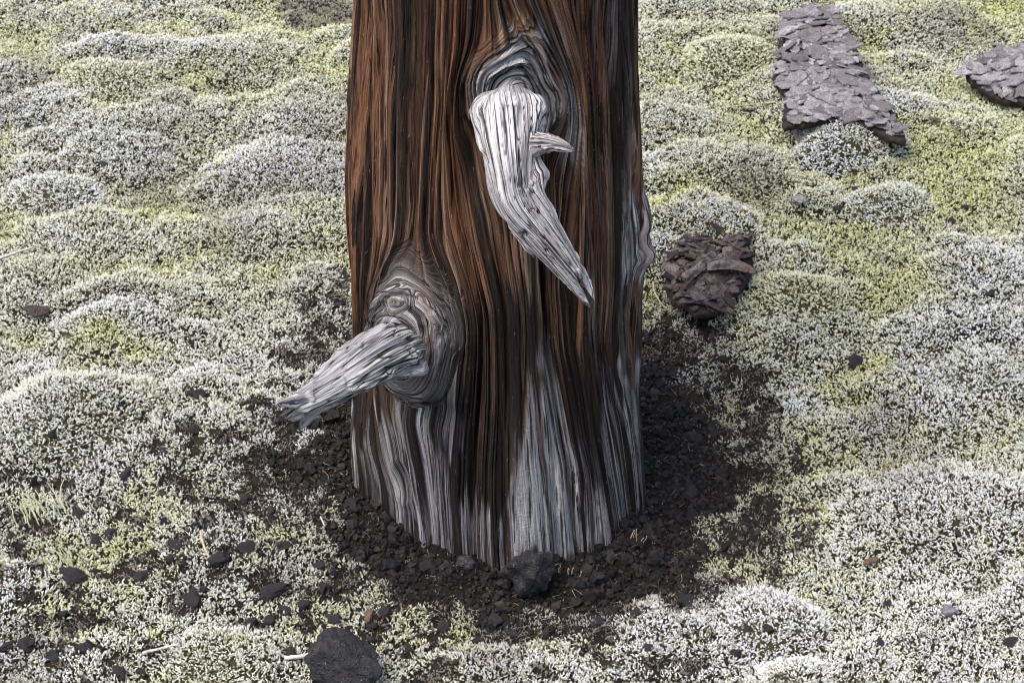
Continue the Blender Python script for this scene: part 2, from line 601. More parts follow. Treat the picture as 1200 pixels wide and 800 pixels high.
PSI = blur(PSI, ker) * 0.2                      # metres of girth
PH, ZZ = np.meshgrid(phw, zrow)
cz, rz = outline(ZZ)
cz = cz + 0.003
SS = PH * 0.2

k1a, k1z = on_trunk(600, 140)
k2a, k2z = on_trunk(474, 396)
k3a, k3z = 1.42, on_y(750, 272, -0.02)[2]
k4a, k4z = on_trunk(458, 572)                   # small hollow low on the left
eye_a, eye_z = on_trunk(470, 346)


def ell(a, z, ra, rb, tilt=0.0, wob=0.12):
    dx = (PH - a) * 0.2; dz = ZZ - z
    c, s = math.cos(tilt), math.sin(tilt)
    u, v = (dx * c + dz * s) / ra, (-dx * s + dz * c) / rb
    return np.hypot(u, v) * (1 + wob * noise(SS * 22 + 5, ZZ * 22, 31)), np.arctan2(v, u)


q1, t1 = ell(k1a, k1z, 0.058, 0.088, 0.10)
q2, t2 = ell(k2a, k2z, 0.064, 0.095, -0.15)
q3, t3 = ell(k3a, k3z, 0.040, 0.060)
q4, t4 = ell(k4a, k4z, 0.017, 0.028)
qe, te = ell(eye_a, eye_z, 0.024, 0.014, 0.5, 0.5)


def lim(U, f):
    """fade out detail finer than the mesh can carry"""
    g = np.maximum(np.abs(np.gradient(U, axis=1)), np.abs(np.gradient(U, axis=0)))
    return sstep(0.60, 0.25, f * g)


def grain_field(U, V, seed):
    """height (m) and streak values for wood grain; U across the grain in metres, V along it"""
    U = U + 0.003 * noise(U * 30, V * 5, seed + 1)
    n1 = noise(U * 30, V * 0.7, seed + 2)
    n2 = noise(U * 88, V * 1.3, seed + 3)
    n3 = noise(U * 170, V * 2.2, seed + 4)
    n4 = noise(U * 400, V * 8, seed + 5)
    l3, l4 = lim(U, 170), lim(U, 400)
    m = 0.5 + 0.5 * noise(U * 18, V * 1.2, seed + 6)
    h = 0.0060 * n1 + 0.0045 * n2
    h += 0.0024 * (1 - np.abs(n3) ** 0.7) * 0 + 0.0018 * n3 * l3 + 0.0007 * n4 * l4
    h -= 0.0190 * np.exp(-(n1 / 0.10) ** 2) * (0.4 + 0.6 * m)
    h -= 0.0140 * np.exp(-(n2 / 0.13) ** 2) * (0.35 + 0.65 * m)
    h -= 0.0075 * np.exp(-(n3 / 0.22) ** 2) * l3
    return h, n1, n2, n3 * l3, n4 * l4


hA, a1, a2, a3, a4 = grain_field(PSI, ZZ, 100)
# explicit deep furrows that follow the grain: (guide index, depth, width, lower z, upper z)
FURROWS = [(2, 0.011, 0.0022, 0.36, 9), (4, 0.007, 0.0018, 0.42, 9), (5, 0.012, 0.0024, 0.36, 0.75), (6, 0.014, 0.0026, 0.02, 0.86), (7, 0.014, 0.0030, 0.0, 0.52),
           (8, 0.009, 0.0024, 0.45, 9), (9, 0.008, 0.0022, 0.0, 9), (3, 0.006, 0.0016, 0.0, 0.2), (10, 0.007, 0.0018, 0.0, 9)]
for (gi, dep, wid, za, zb) in FURROWS:
    d = PSI - psi_k[gi] * 0.2 - 0.0015 * noise(ZZ * 9, gi, 55)
    win = sstep(za - 0.04, za + 0.04, ZZ) * sstep(zb + 0.04, zb - 0.04, ZZ)
    hA -= dep * np.exp(-(d / wid) ** 2) * win * (0.75 + 0.35 * noise(ZZ * 11, gi * 3, 57))
# rings round the knots
hB, b1, b2, b3, b4 = grain_field(q1 * 0.075 + 0.006 * np.sin(t1 * 2 + 1) + 0.006 * noise(SS * 25, ZZ * 25, 33) + 0.002 * noise(SS * 80, ZZ * 80, 34) + 0.0007 * noise(SS * 170, ZZ * 170, 38), t1 * 0.10, 200)
hC, c1, c2, c3, c4 = grain_field(q2 * 0.085 + 0.008 * np.sin(t2 + 0.5) + 0.0035 * noise(SS * 25, ZZ * 25, 35) + 0.0017 * noise(SS * 80, ZZ * 80, 36) + 0.0007 * noise(SS * 170, ZZ * 170, 37), t2 * 0.10, 300)
hE, e1, e2, e3, e4 = grain_field(qe * 0.022, te * 0.02, 400)
w1 = sstep(1.45, 0.95, q1) * (0.55 + 0.45 * sstep(-1.2, -0.2, t1)); w2 = sstep(1.35, 0.85, q2) * sstep(-2.6, -1.2, t2 * np.where(t2 < 0, 1, 0) - np.where(t2 >= 0, 0, 0))
w2 = sstep(1.35, 0.85, q2)
we = 0.6 * sstep(1.5, 0.8, qe)


def comb(a, b, c, e):
    v = mix(a, b, w1); v = mix(v, c, w2)
    return mix(v, e, we)


hh = comb(hA, hB * 0.8, hC * 0.75, hE * 0.7)
n1 = comb(a1, b1, c1, e1); n2 = comb(a2, b2, c2, e2); n3 = comb(a3, b3, c3, e3); n4 = comb(a4, b4, c4, e4)
GU = comb(PSI, q1 * 0.075 + 0.006 * noise(SS * 25, ZZ * 25, 33), q2 * 0.085 + 0.0035 * noise(SS * 25, ZZ * 25, 35), qe * 0.022)

# large forms: collars, hollows, flutes, root flare
R = rz - 0.009 + 0.006 * np.sin(PH * 5 + 1) + 0.005 * np.sin(PH * 9 + ZZ * 3)
R = R + 0.010 * np.exp(-(q1 * 0.95) ** 4) + 0.014 * np.exp(-((q1 - 1.15) / 0.22) ** 2) * sstep(-0.9, 0.5, t1)
pocket_a, pocket_z = on_trunk(652, 196)
qp, tp = ell(pocket_a, pocket_z, 0.018, 0.045)
R = R - 0.030 * np.exp(-qp ** 2)
chan_a, chan_z = on_trunk(548, 175)
qp, tp = ell(chan_a, chan_z, 0.013, 0.07)
R = R - 0.018 * np.exp(-qp ** 2)
R = R + 0.037 * np.exp(-(q2 * 0.88) ** 3) + 0.006 * np.exp(-((q2 - 0.9) / 0.16) ** 2)
und_a, und_z = on_trunk(480, 486)
qp, tp = ell(und_a, und_z, 0.06, 0.022)
R = R - 0.020 * np.exp(-qp ** 2)
lump = 0.5 + 0.5 * noise(SS * 40, ZZ * 45, 71)
R = R + (0.006 + 0.006 * lump) * np.exp(-(q3 * 1.0) ** 3)
qk, tk = ell(1.36, on_y(756, 296, -0.03)[2], 0.014, 0.013)
R = R + 0.008 * np.exp(-qk ** 4)
R = R - 0.007 * np.exp(-q4 ** 2) + 0.002 * np.exp(-((q4 - 1.3) / 0.3) ** 2)
R = R + hh * (0.55 + 0.45 * sstep(0.0, 0.25, ZZ))
R = R * np.where(ZZ > 2.0, 1 - 0.02 * (ZZ - 2.0) / 0.15, 1.0)
VX = cz + R * np.sin(PH); VY = -R * np.cos(PH)
VZ = ZZ + np.where(ZZ > 1.95, 0.10 * (ZZ - 1.95) / 0.2 * fbm(PH * 4, ZZ * 0 + 2, 77, 3), 0.0)
V = np.stack([VX, VY, VZ], -1).reshape(-1, 3)
nr, nc = VX.shape
V = np.vstack([V, [[float(cz[-1].mean()), 0, 2.02]]])
F4 = grid_faces(nr, nc, wrap=True)
last = (nr - 1) * nc + np.arange(nc)
F3 = np.stack([last, (nr - 1) * nc + (np.arange(nc) + 1) % nc, np.full(nc, nr * nc)], -1)

# wood colours: orange-brown heart, dark resin streaks, silver weathering, charring low down
ORANGE = np.array([0.180, 0.088, 0.048]); BROWN = np.array([0.062, 0.031, 0.019]); DARK = np.array([0.010, 0.008, 0.008])
GREY = np.array([0.27, 0.258, 0.262]); TAN = np.array([0.36, 0.235, 0.155]); GBROWN = np.array([0.085, 0.048, 0.034])


def region(pts, soft, wob=0.02):
    """soft mask of a patch on the trunk given by its outline in the photograph"""
    P = [(a * 0.2, z) for a, z in (on_trunk(*p) for p in pts)]
    x = SS[:nr, :nf]; y = ZZ[:nr, :nf]
    sd = poly_sd(P, x + 0.008 * noise(PSI[:, :nf] * 160, y * 4, 91), y + 2.2 * wob * noise(PSI[:, :nf] * 230, y * 2, 92) + 1.2 * wob * noise(PSI[:, :nf] * 80, y * 2, 93))
    M = np.zeros(SS.shape); M[:, :nf] = sstep(soft, -soft, sd)
    return M


ridge = noise(PSI * 88 + 0.5, ZZ * 1.0, 141) * 0.75 + noise(PSI * 30, ZZ * 1.2, 142) * 0.55
c_or = sstep(-0.45, 0.45, ridge + 0.35 * n2)
leftup = sstep(0.55, -0.05, PH) * sstep(0.10, 0.42, ZZ)
leftup = np.maximum(leftup, 0.55 * sstep(0.12, 0.35, ZZ) * sstep(0.9, 0.4, np.abs(PH - 0.45)))
col = mix(GBROWN[None, None] * np.ones(3), BROWN, leftup[..., None])
col = mix(col, ORANGE, (c_or * (0.22 + 0.70 * leftup))[..., None])
tan = sstep(0.30, 0.6, noise(PSI * 190, ZZ * 2.2, 143) * 0.8 + 0.4 * n3)
col = mix(col, TAN, (0.62 * tan * (0.45 + 0.55 * leftup))[..., None])
dk = sstep(0.02, 0.36, noise(PSI * 70, ZZ * 1.1, 151) * 0.8 + noise(PSI * 180, ZZ * 2, 152) * 0.5)
col = mix(col, DARK, (0.88 * dk)[..., None])
low = sstep(0.30, 0.14, ZZ + 0.05 * noise(PSI * 60, ZZ * 5, 164))
col = mix(col, DARK * 1.4, (0.72 * low)[..., None])
silver = 0.24 * sstep(0.35, 0.85, PH)                       # the right flank is greyer
silver = np.maximum(silver, 0.95 * sstep(1.40, 0.95, q1) * sstep(-0.9, 0.1, t1 + 0.3))
silver = np.maximum(silver, 0.80 * sstep(1.45, 0.8, q2))
silver = np.maximum(silver, 0.95 * sstep(1.7, 1.0, q3))
silver = np.maximum(silver, 0.92 * region([(590, 10), (640, 0), (668, 60), (690, 130), (690, 190), (668, 180), (655, 100)], 0.012))
silver = np.maximum(silver, 0.85 * region([(640, 400), (655, 450), (690, 560), (712, 665), (600, 670), (604, 540), (625, 460)], 0.010))
silver = np.maximum(silver, 0.86 * region([(405, 480), (470, 470), (505, 540), (540, 660), (480, 640), (400, 570)], 0.015))
silver = np.maximum(silver, 0.88 * region([(722, 450), (770, 430), (770, 660), (695, 690), (700, 590)], 0.012))
silver = np.maximum(silver, 0.78 * region([(490, 575), (610, 585), (620, 700), (480, 690)], 0.02))
silver = np.maximum(silver, 0.70 * region([(508, 380), (545, 400), (540, 520), (500, 560), (490, 480)], 0.015))
char = 0.95 * region([(555, 330), (640, 360), (640, 420), (622, 480), (603, 560), (600, 640), (520, 610), (495, 520), (500, 470), (540, 440)], 0.02)
char = np.maximum(char, 0.80 * region([(655, 420), (720, 400), (735, 480), (715, 560), (690, 575), (665, 490)], 0.02))
col = mix(col, DARK * 1.15, (char * (0.76 + 0.24 * sstep(-0.3, 0.4, a3)))[..., None])
stk = noise(GU * 220, ZZ * 3.5, 162) * 0.7 + noise(GU * 110, ZZ * 2.2, 163) * 0.7 + 0.25 * n3
sv = silver * sstep(-0.30, 0.20, stk + 0.9 * (silver - 0.55) + 0.25 * noise(PSI * 60, ZZ * 6, 161))
kn = np.maximum(sstep(1.35, 0.9, q1) * sstep(-0.9, 0.1, t1 + 0.3), 0.95 * sstep(1.4, 0.8, q2))
sv = np.maximum(sv, 0.82 * kn * (0.65 + 0.35 * sstep(-0.2, 0.3, stk)))
gl = np.exp(-(noise(GU * 200, ZZ * 2.5, 172) / 0.16) ** 2) * sstep(-0.5, 0.2, noise(GU * 110, ZZ * 6, 173)) * lim(GU, 200)
gl = np.maximum(gl, np.exp(-(noise(GU * 100, ZZ * 1.6, 174) / 0.09) ** 2))
gcol = GREY * (1 + 0.45 * noise(GU * 210, ZZ * 8, 171)[..., None])
gcol = gcol * (1 + 0.25 * kn[..., None])
gcol = mix(gcol, DARK * 1.5, (0.88 * gl * (1 - 0.35 * kn))[..., None])
col = mix(col, gcol, np.clip(sv, 0, 1)[..., None])
col = np.clip(col * 1.05, 0.004, 0.8)

me = mesh_from('trunk', V, [F4, F3])
cc = np.concatenate([np.concatenate([col.reshape(-1, 3), np.ones((nr * nc, 1))], 1), [[0.1, 0.08, 0.06, 1]]])
attr(me, 'col', 'FLOAT_COLOR', cc)
attr(me, 'grain', 'FLOAT_VECTOR', np.concatenate([np.stack([GU, ZZ, ZZ * 0], -1).reshape(-1, 3), [[0, 2, 0]]]))
attr(me, 'grey', 'FLOAT', np.concatenate([np.clip(sv, 0, 1).ravel(), [0]]))
tree = tag(link('dead_tree', None), 'weathered dead tree trunk with two broken branch stubs rising from black lava gravel', 'tree trunk')
trunk = link('trunk', me, M_WOOD, tree)


def frames(P):
    T = np.gradient(P, axis=0); T /= np.linalg.norm(T, axis=1, keepdims=True)
    N = np.zeros_like(P); n = np.cross(T[0], [0.2, 0.1, 1.0]); n /= np.linalg.norm(n)
    for i in range(len(P)):
        n = n - T[i] * np.dot(n, T[i]); n /= np.linalg.norm(n); N[i] = n
    return T, N, np.cross(T, N)


def spline(P, n):
    P = np.asarray(P, float)
    t = np.linspace(0, len(P) - 1, n)
    Q = np.vstack([2 * P[0] - P[1], P, 2 * P[-1] - P[-2]])
    i = np.minimum(t.astype(int), len(P) - 2); f = (t - i)[:, None]
    a, b, c, d = Q[i], Q[i + 1], Q[i + 2], Q[i + 3]
    return 0.5 * ((2 * b) + (c - a) * f + (2 * a - 5 * b + 4 * c - d) * f ** 2 + (3 * b - a - 3 * c + d) * f ** 3)


def make_stub(path, radii, seed, cut, twist, base_col, brown_base, nl=330, na=190, knobs=(), squash=None):
    """a broken limb: swept along path, split end, grain along its length"""
    P0 = np.array([on_y(*p) for p in path])
    rad = np.array([r * px_size(p) for r, p in zip(radii, P0)])
    P = spline(P0, nl); rad = spline(np.stack([rad, rad * 0, rad * 0], 1), nl)[:, 0]
    T, N, B = frames(P)
    L = np.concatenate([[0], np.cumsum(np.linalg.norm(np.diff(P, axis=0), axis=1))])
    tt = np.linspace(0, 1, nl)
    ang = np.linspace(0, 2 * math.pi, na, endpoint=False)
    A, TT = np.meshgrid(ang, tt)
    LL = L[:, None] * np.ones((1, na))
    rm = float(rad[: nl // 2].mean())
    AT = A + twist * TT
    # grain noise must close round the limb: blend two shifted samples
    def per(fx, fy, sd):
        U = (AT % (2 * math.pi)) * rm
        W = U / (2 * math.pi * rm)
        return noise(U * fx, LL * fy, sd) * (1 - sstep(0.9, 1.0, W)) + noise((U - 2 * math.pi * rm) * fx, LL * fy, sd) * sstep(0.9, 1.0, W)
    m1 = per(45, 7, seed); m2 = per(170, 9, seed + 1); m3 = per(380, 20, seed + 2); m5 = per(280, 22, seed + 5)
    big = noise(np.cos(A) * 1.4 + 3, np.sin(A) * 1.4 + TT * 4, seed + 3)
    crack = np.exp(-(m2 / 0.08) ** 2) * sstep(-0.5, 0.2, per(60, 22, seed + 7))
    crack2 = np.exp(-(m5 / 0.09) ** 2) * sstep(-0.2, 0.4, per(70, 40, seed + 8))
    crack = crack * sstep(0.03, 0.20, TT); crack2 = crack2 * sstep(0.03, 0.2, TT)
    r = rad[:, None] * (1 + 0.17 * big + 0.08 * m1 + 0.05 * noise(np.cos(A) * 3 + 7, np.sin(A) * 3 + TT * 14, seed + 30)) + 0.0011 * m2 + 0.0006 * m3 - 0.0042 * crack - 0.0025 * crack2
    peel = sstep(0.05, 0.16, per(32, 9, seed + 21)) + 0.7 * sstep(0.1, 0.2, per(70, 14, seed + 22))
    r = r - 0.0052 * peel * sstep(0.05, 0.2, TT) * (rad[:, None] / rad.max())
    for (kt, ka, kh, kw) in knobs:
        da = np.abs((A - ka + math.pi) % (2 * math.pi) - math.pi)
        r = r + kh * np.exp(-((TT - kt) / kw) ** 2 - (da / (kw * 6)) ** 2)
    if squash is not None:
        r = r * (1 + squash * np.cos(2 * A + 0.6))
    # splintered end: each sector of the end reaches a different length
    step = np.floor((ang / (2 * math.pi) * 9 + 0.4 * np.sin(ang * 3 + seed)) % 9)
    ln = np.array([cut[int(s) % len(cut)] for s in step])
    ln = 0.75 * ln + 0.125 * (np.roll(ln, 2) + np.roll(ln, -2)) + 0.012 * noise(ang * 6, ang * 0 + 3, seed + 9)
    sm = 0.55
    TE = np.where(TT < sm, TT, sm + (TT - sm) * ((ln[None, :] - sm) / (1 - sm)))
    idx = np.clip(TE * (nl - 1), 0, nl - 1.001); i0 = idx.astype(int); f = (idx - i0)[..., None]
    PP = P[i0] * (1 - f) + P[i0 + 1] * f; NN = N[i0]; BB = B[i0]
    rr_ = np.interp(TE.ravel(), tt, rad).reshape(TE.shape) / rad[:, None] * r
    tip = sstep(0.965, 1.0, TT)
    rr_ = rr_ * (1 - 0.35 * tip)
    V = PP + (np.cos(A) * rr_)[..., None] * NN + (np.sin(A) * rr_)[..., None] * BB
    # close the end with a hollow of broken fibres
    rings = [V.reshape(-1, 3)]
    for k, (sc, back) in enumerate([(0.62, 0.012), (0.30, 0.020), (0.02, 0.026)]):
        cen = V[-1].mean(0)
        rings.append(cen + (V[-1] - cen) * sc - T[-1] * back * np.linalg.norm(P[-1] - P[0]) * 2.0 * (1 + 0.6 * noise(ang * 5, ang * 0 + k, seed))[:, None])
    V = np.vstack(rings)
    F = grid_faces(nl + 3, na, wrap=True)
    g = np.clip(0.5 + 0.5 * per(150, 8, seed + 11), 0, 1)
    colr = np.array(base_col)[None, None] * (0.72 + 0.45 * g[..., None])
    stain = sstep(0.15, 0.6, per(40, 9, seed + 12)) * 0.35 * sstep(0.05, 0.2, TT)
    colr = mix(colr, np.array([0.22, 0.19, 0.185]), stain[..., None])
    colr = mix(colr, np.array([0.014, 0.012, 0.013]), np.clip(crack * 1.2 + crack2 * 1.0, 0, 0.92)[..., None])
    bb = sstep(brown_base, 0.0, TT + 0.05 * m1)
    colr = mix(colr, np.array([0.23, 0.218, 0.22]), (bb * 0.85)[..., None])
    colr = np.vstack([colr.reshape(-1, 3)] + [np.tile([[0.20, 0.17, 0.15]], (na, 1))] * 3)
    me = mesh_from('branch_stub', V, F)
    attr(me, 'col', 'FLOAT_COLOR', np.concatenate([np.clip(colr, 0.005, 0.8), np.ones((len(colr), 1))], 1))
    gr = np.stack([(AT % (2 * math.pi)) * rm, LL, LL * 0], -1).reshape(-1, 3)
    gr = np.vstack([gr, np.tile(gr[-na:], (3, 1))])
    attr(me, 'grain', 'FLOAT_VECTOR', gr)
    attr(me, 'grey', 'FLOAT', np.full(len(V), 0.3))
    return link('branch_stub', me, M_STUB, tree)


STUB1 = [(598, 103, -0.196), (598, 107, -0.199), (598, 116, -0.204), (599, 136, -0.218), (600, 165, -0.240), (602, 198, -0.258), (608, 230, -0.268), (632, 266, -0.276), (658, 301, -0.282), (678, 329, -0.286), (695, 358, -0.290)]
s1 = make_stub(STUB1, [3, 22, 37, 46, 43, 36, 32, 26, 19, 14, 7], 523, [1.0, 0.97, 0.92, 0.86, 0.95, 1.0, 0.88, 0.95, 0.99], 0.5,
               (0.55, 0.53, 0.53), 0.26, knobs=((0.52, 3.4, 0.006, 0.05), (0.30, 0.6, 0.006, 0.06)))
s1['label'] = 'pale bleached stub hanging down the front of the trunk with a small side peg'
STUB2 = [(489, 402, -0.150), (487, 402, -0.156), (481, 403, -0.168), (466, 406, -0.188), (440, 418, -0.225), (410, 438, -0.262), (380, 458, -0.290), (350, 475, -0.314), (330, 484, -0.330)]
s2 = make_stub(STUB2, [4, 22, 33, 37, 34, 29, 24, 20, 14], 601, [0.76, 1.0, 0.98, 0.74, 0.80, 0.92, 1.0, 0.78, 0.72], -0.3,
               (0.41, 0.405, 0.42), 0.34, knobs=((0.55, 1.0, 0.007, 0.06), (0.22, 2.2, 0.006, 0.05)), squash=0.08)
s2['label'] = 'grey stub with a splintered end jutting out low on the trunk'
# a lifted splinter under the hanging stub
SPL = [(606, 268, -0.272), (614, 280, -0.283), (622, 292, -0.287), (628, 301, -0.288)]
spl = make_stub(SPL, [8, 7, 5, 2], 811, [1.0, 0.95, 0.9], 0.2, (0.42, 0.40, 0.40), 0.05, nl=50, na=32)
spl.name = 'splinter'; spl.data.name = 'splinter'; spl.parent = s1
# prongs of torn fibre at the end of the low stub
for k_, (pr, rd) in enumerate([([(362, 466, -0.312), (350, 468, -0.322), (338, 470, -0.332), (326, 472, -0.340)], [10, 8.5, 6, 1.5]),
                               ([(372, 482, -0.296), (362, 490, -0.302), (355, 497, -0.306), (351, 503, -0.309)], [10, 8, 5.5, 1.5]),
                               ([(352, 480, -0.318), (343, 486, -0.326), (336, 491, -0.332)], [9, 6, 1.5])]):
    q_ = make_stub(pr, rd, 821 + k_, [1.0, 0.93, 0.88, 0.97], 0.2, (0.40, 0.39, 0.40), 0.05, nl=60, na=36)
    q_.name = 'splinter'; q_.data.name = 'splinter'; q_.parent = s2
# the side peg
PEG = [(624, 166, -0.245), (640, 166, -0.262), (652, 168, -0.275), (663, 172, -0.282), (673, 176, -0.286)]
peg = make_stub(PEG, [16, 12, 8.5, 5.5, 1.5], 701, [1.0, 0.95, 0.9, 1.0, 0.97], 0.2, (0.46, 0.44, 0.44), 0.05, nl=60, na=40)
peg.name = 'side_peg'; peg.data.name = 'side_peg'; peg.parent = s1

# ------------------------------------------------------------------ scattered instancing (one object per mass)
def scatter_tree(nproto):
    ng = bpy.data.node_groups.new('scatter_%d' % nproto, 'GeometryNodeTree')
    ng.interface.new_socket('Geometry', in_out='INPUT', socket_type='NodeSocketGeometry')
    ng.interface.new_socket('Geometry', in_out='OUTPUT', socket_type='NodeSocketGeometry')
    N, L = ng.nodes, ng.links
    gi = N.new('NodeGroupInput'); go = N.new('NodeGroupOutput')

    def named(name, typ):
        n = N.new('GeometryNodeInputNamedAttribute'); n.data_type = typ; n.inputs['Name'].default_value = name
        return n.outputs['Attribute']

    def pick(k):
        c = N.new('FunctionNodeCompare'); c.data_type = 'INT'; c.operation = 'EQUAL'
        ins = [i for i in c.inputs if i.type == 'INT']
        L.new(named('proto', 'INT'), ins[0]); ins[1].default_value = k
        s = N.new('GeometryNodeSeparateGeometry'); s.domain = 'POINT'
        L.new(gi.outputs[0], s.inputs['Geometry']); L.new(c.outputs['Result'], s.inputs['Selection'])
        return s.outputs['Selection']
    j = N.new('GeometryNodeJoinGeometry')
    for k in range(1, nproto + 1):
        g = N.new('GeometryNodeGeometryToInstance'); L.new(pick(k), g.inputs[0]); L.new(g.outputs[0], j.inputs[0])
    mp = N.new('GeometryNodeMeshToPoints'); L.new(pick(0), mp.inputs['Mesh'])
    ip = N.new('GeometryNodeInstanceOnPoints')
    L.new(mp.outputs[0], ip.inputs['Points']); L.new(j.outputs[0], ip.inputs['Instance'])
    ip.inputs['Pick Instance'].default_value = True
    L.new(named('pick', 'INT'), ip.inputs['Instance Index'])
    L.new(named('rot', 'FLOAT_VECTOR'), ip.inputs['Rotation'])
    L.new(named('scl', 'FLOAT_VECTOR'), ip.inputs['Scale'])
    o = N.new('GeometryNodeJoinGeometry')
    L.new(ip.outputs[0], o.inputs[0]); L.new(pick(-1), o.inputs[0])
    L.new(o.outputs[0], go.inputs[0])
    return ng


def scatter(name, protos, pts, rot, scl, extra, tree_, mat, base=None, pattr=None, smooth=True):
    """protos: list of (V, F4, F3, {point attrs}); pts: instance positions; base: optional (V, F4) kept as it is"""
    Vs, F4s, F3s, pid = [], [], [], []
    at = {k: [] for k in (pattr or [])}
    off = 0
    items = [(k + 1, p) for k, p in enumerate(protos)]
    if base is not None:
        items.append((-1, (base[0], base[1], np.zeros((0, 3), int), {k: np.zeros(len(base[0])) for k in at})))
    for k, (v, f4, f3, a) in items:
        Vs.append(v); pid.append(np.full(len(v), k))
        if len(f4): F4s.append(np.asarray(f4) + off)
        if len(f3): F3s.append(np.asarray(f3) + off)
        for q in at: at[q].append(a[q])
        off += len(v)
    n0 = off; n = len(pts)
    Vs.append(pts); pid.append(np.zeros(n))
    me = mesh_from(name, np.vstack(Vs), [np.vstack(x) for x in (F4s, F3s) if x], smooth=smooth)
    attr(me, 'proto', 'INT', np.concatenate(pid))
    for q in at:
        attr(me, q, 'FLOAT', np.concatenate(at[q] + [np.zeros(n)]))
    pad = lambda v: np.concatenate([np.zeros((n0,) + v.shape[1:]), v])
    attr(me, 'rot', 'FLOAT_VECTOR', pad(rot)); attr(me, 'scl', 'FLOAT_VECTOR', pad(scl))
    attr(me, 'pick', 'INT', pad(rng.integers(0, len(protos), n).astype(float)))
    for q, v in extra.items():
        attr(me, q, 'FLOAT', pad(v))
    o = link(name, me, mat)
    o.modifiers.new('scatter', 'NODES').node_group = tree_
    return o


def euler_for(n, yaw):
    c, s = np.cos(-yaw), np.sin(-yaw)
    nx = n[:, 0] * c - n[:, 1] * s; ny = n[:, 0] * s + n[:, 1] * c
    return np.stack([np.arcsin(np.clip(-ny, -1, 1)), np.arctan2(nx, n[:, 2]), yaw], -1)


# --- moss shoots: a clump of short, leafy, hair-tipped shoots
def moss_proto(nshoot, spread, seed):
    g = np.random.default_rng(seed)
    Vs, F4, tip, rnd = [], [], [], []; off = 0

    def shoot(base, d, length, rad, r0, bend, t0):
        nonlocal off
        nl, na = 5, 4
        prof = [0.6, 1.0, 0.95, 0.6, 0.06]
        u = np.cross(d, [0.3, 0.5, 0.1]); u /= np.linalg.norm(u); w = np.cross(d, u)
        a0 = g.uniform(0, 6.28)
        for i in range(nl):
            f = i / (nl - 1)
            c = base + d * length * f + bend * f * f
            for k in range(na):
                a = a0 + k * math.pi / 2 + i * 0.6
                r = rad * prof[i] * g.uniform(0.7, 1.3)
                Vs.append(c + u * math.cos(a) * r + w * math.sin(a) * r)
                tip.append(t0 + (1 - t0) * f); rnd.append(r0)
        F4.append(grid_faces(nl, na, wrap=True) + off); off += nl * na
    for s in range(nshoot):
        rr_, aa = spread * math.sqrt(g.random()), g.uniform(0, 6.28)
        base = np.array([rr_ * math.cos(aa), rr_ * math.sin(aa), -0.002])
        lean = g.uniform(0.05, 1.0); la = g.uniform(0, 6.28)
        d = np.array([math.sin(lean) * math.cos(la), math.sin(lean) * math.sin(la), math.cos(lean)])
        ln = g.uniform(0.0052, 0.0102)
        r0 = g.random()
        bend = np.array([g.normal(), g.normal(), 0]) * 0.0014
        shoot(base, d, ln, g.uniform(0.00056, 0.00088), r0, bend, 0.0)
        for b in range(g.integers(1, 3)):
            f = g.uniform(0.3, 0.6); ba = g.uniform(0, 6.28)
            bd = d * 0.8 + np.array([math.cos(ba), math.sin(ba), 0.2]) * 0.6; bd /= np.linalg.norm(bd)
            shoot(base + d * ln * f, bd, ln * g.uniform(0.35, 0.55), g.uniform(0.00045, 0.0007), r0, bend * 0.3, f * 0.8)
    return np.array(Vs), np.vstack(F4), np.zeros((0, 3), int), {'tip': np.array(tip), 'rnd': np.array(rnd)}


MOSS = [moss_proto(7, 0.0068, 900 + k) for k in range(12)]
T_MOSS = scatter_tree(len(MOSS))

# places where other things lie: no moss grows through them (filled below from the photograph)
SLAB_PX = [(912, 52), (916, 28), (932, 12), (958, 4), (978, 6), (988, 30), (1008, 60), (1022, 88), (1040, 110), (1062, 138), (1064, 152), (1046, 150), (1020, 138), (980, 132), (940, 134), (918, 132), (922, 98), (906, 76)]
CURL_PX = [(782, 298), (800, 280), (826, 273), (838, 282), (846, 270), (862, 264), (885, 266), (880, 278), (864, 290), (884, 303), (878, 326), (862, 340), (860, 352), (836, 362), (812, 366), (794, 352), (780, 326)]
RIGHT_PX = [(1132, 82), (1150, 66), (1176, 58), (1205, 52), (1260, 56), (1262, 100), (1215, 110), (1180, 104), (1150, 94)]


def spots():
    st = 0.0073
    xs = np.arange(-1.85, 1.85, st); ys = np.arange(-1.15, 2.55, st)
    x, y = np.meshgrid(xs, ys)
    x = (x + rng.uniform(-0.6, 0.6, x.shape) * st).ravel(); y = (y + rng.uniform(-0.6, 0.6, y.shape) * st).ravel()
    # thin out what lies well outside the picture
    half = 0.66 + 0.27 * (y + 0.39)
    outside = (np.abs(x - 0.02) > half + 0.30) | (y < -0.65) | (y > 2.0)
    keep = ~outside | (rng.random(len(x)) < 0.35)
    return x[keep], y[keep], outside[keep]


mx, my, mo = spots()
keep = np.hypot(mx, my) > 0.20
for pp in (SLAB_PX, CURL_PX, RIGHT_PX):
    keep &= poly_sd([tuple(on_z(a, b, 0.05)[:2]) for a, b in pp], mx, my) > -0.022
mx, my, mo = mx[keep], my[keep], mo[keep]
S = bil(S_GRID, mx, my)
clump = 0.5 + 0.5 * np.clip(1.9 * (0.65 * noise(mx * 34, my * 34, 41) + 0.35 * noise(mx * 95, my * 95, 42)), -1, 1)
cid = np.full(len(mx), -1)
for k, c in enumerate(cush):
    cid[cush_q(c, mx, my) < 0.98] = k
grow = (clump >= S * 0.95 - 0.001) & (rng.random(len(mx)) > np.clip((S - 0.75) * 3.6, 0, 1)) | ((cid >= 0) & (S < 0.9))
under = ~grow & (rng.random(len(mx)) < np.where(S < 0.62, 0.62, 0.18))
keep = grow | under
mx, my, mo, S, cid, clump, under = (v[keep] for v in (mx, my, mo, S, cid, clump, under))
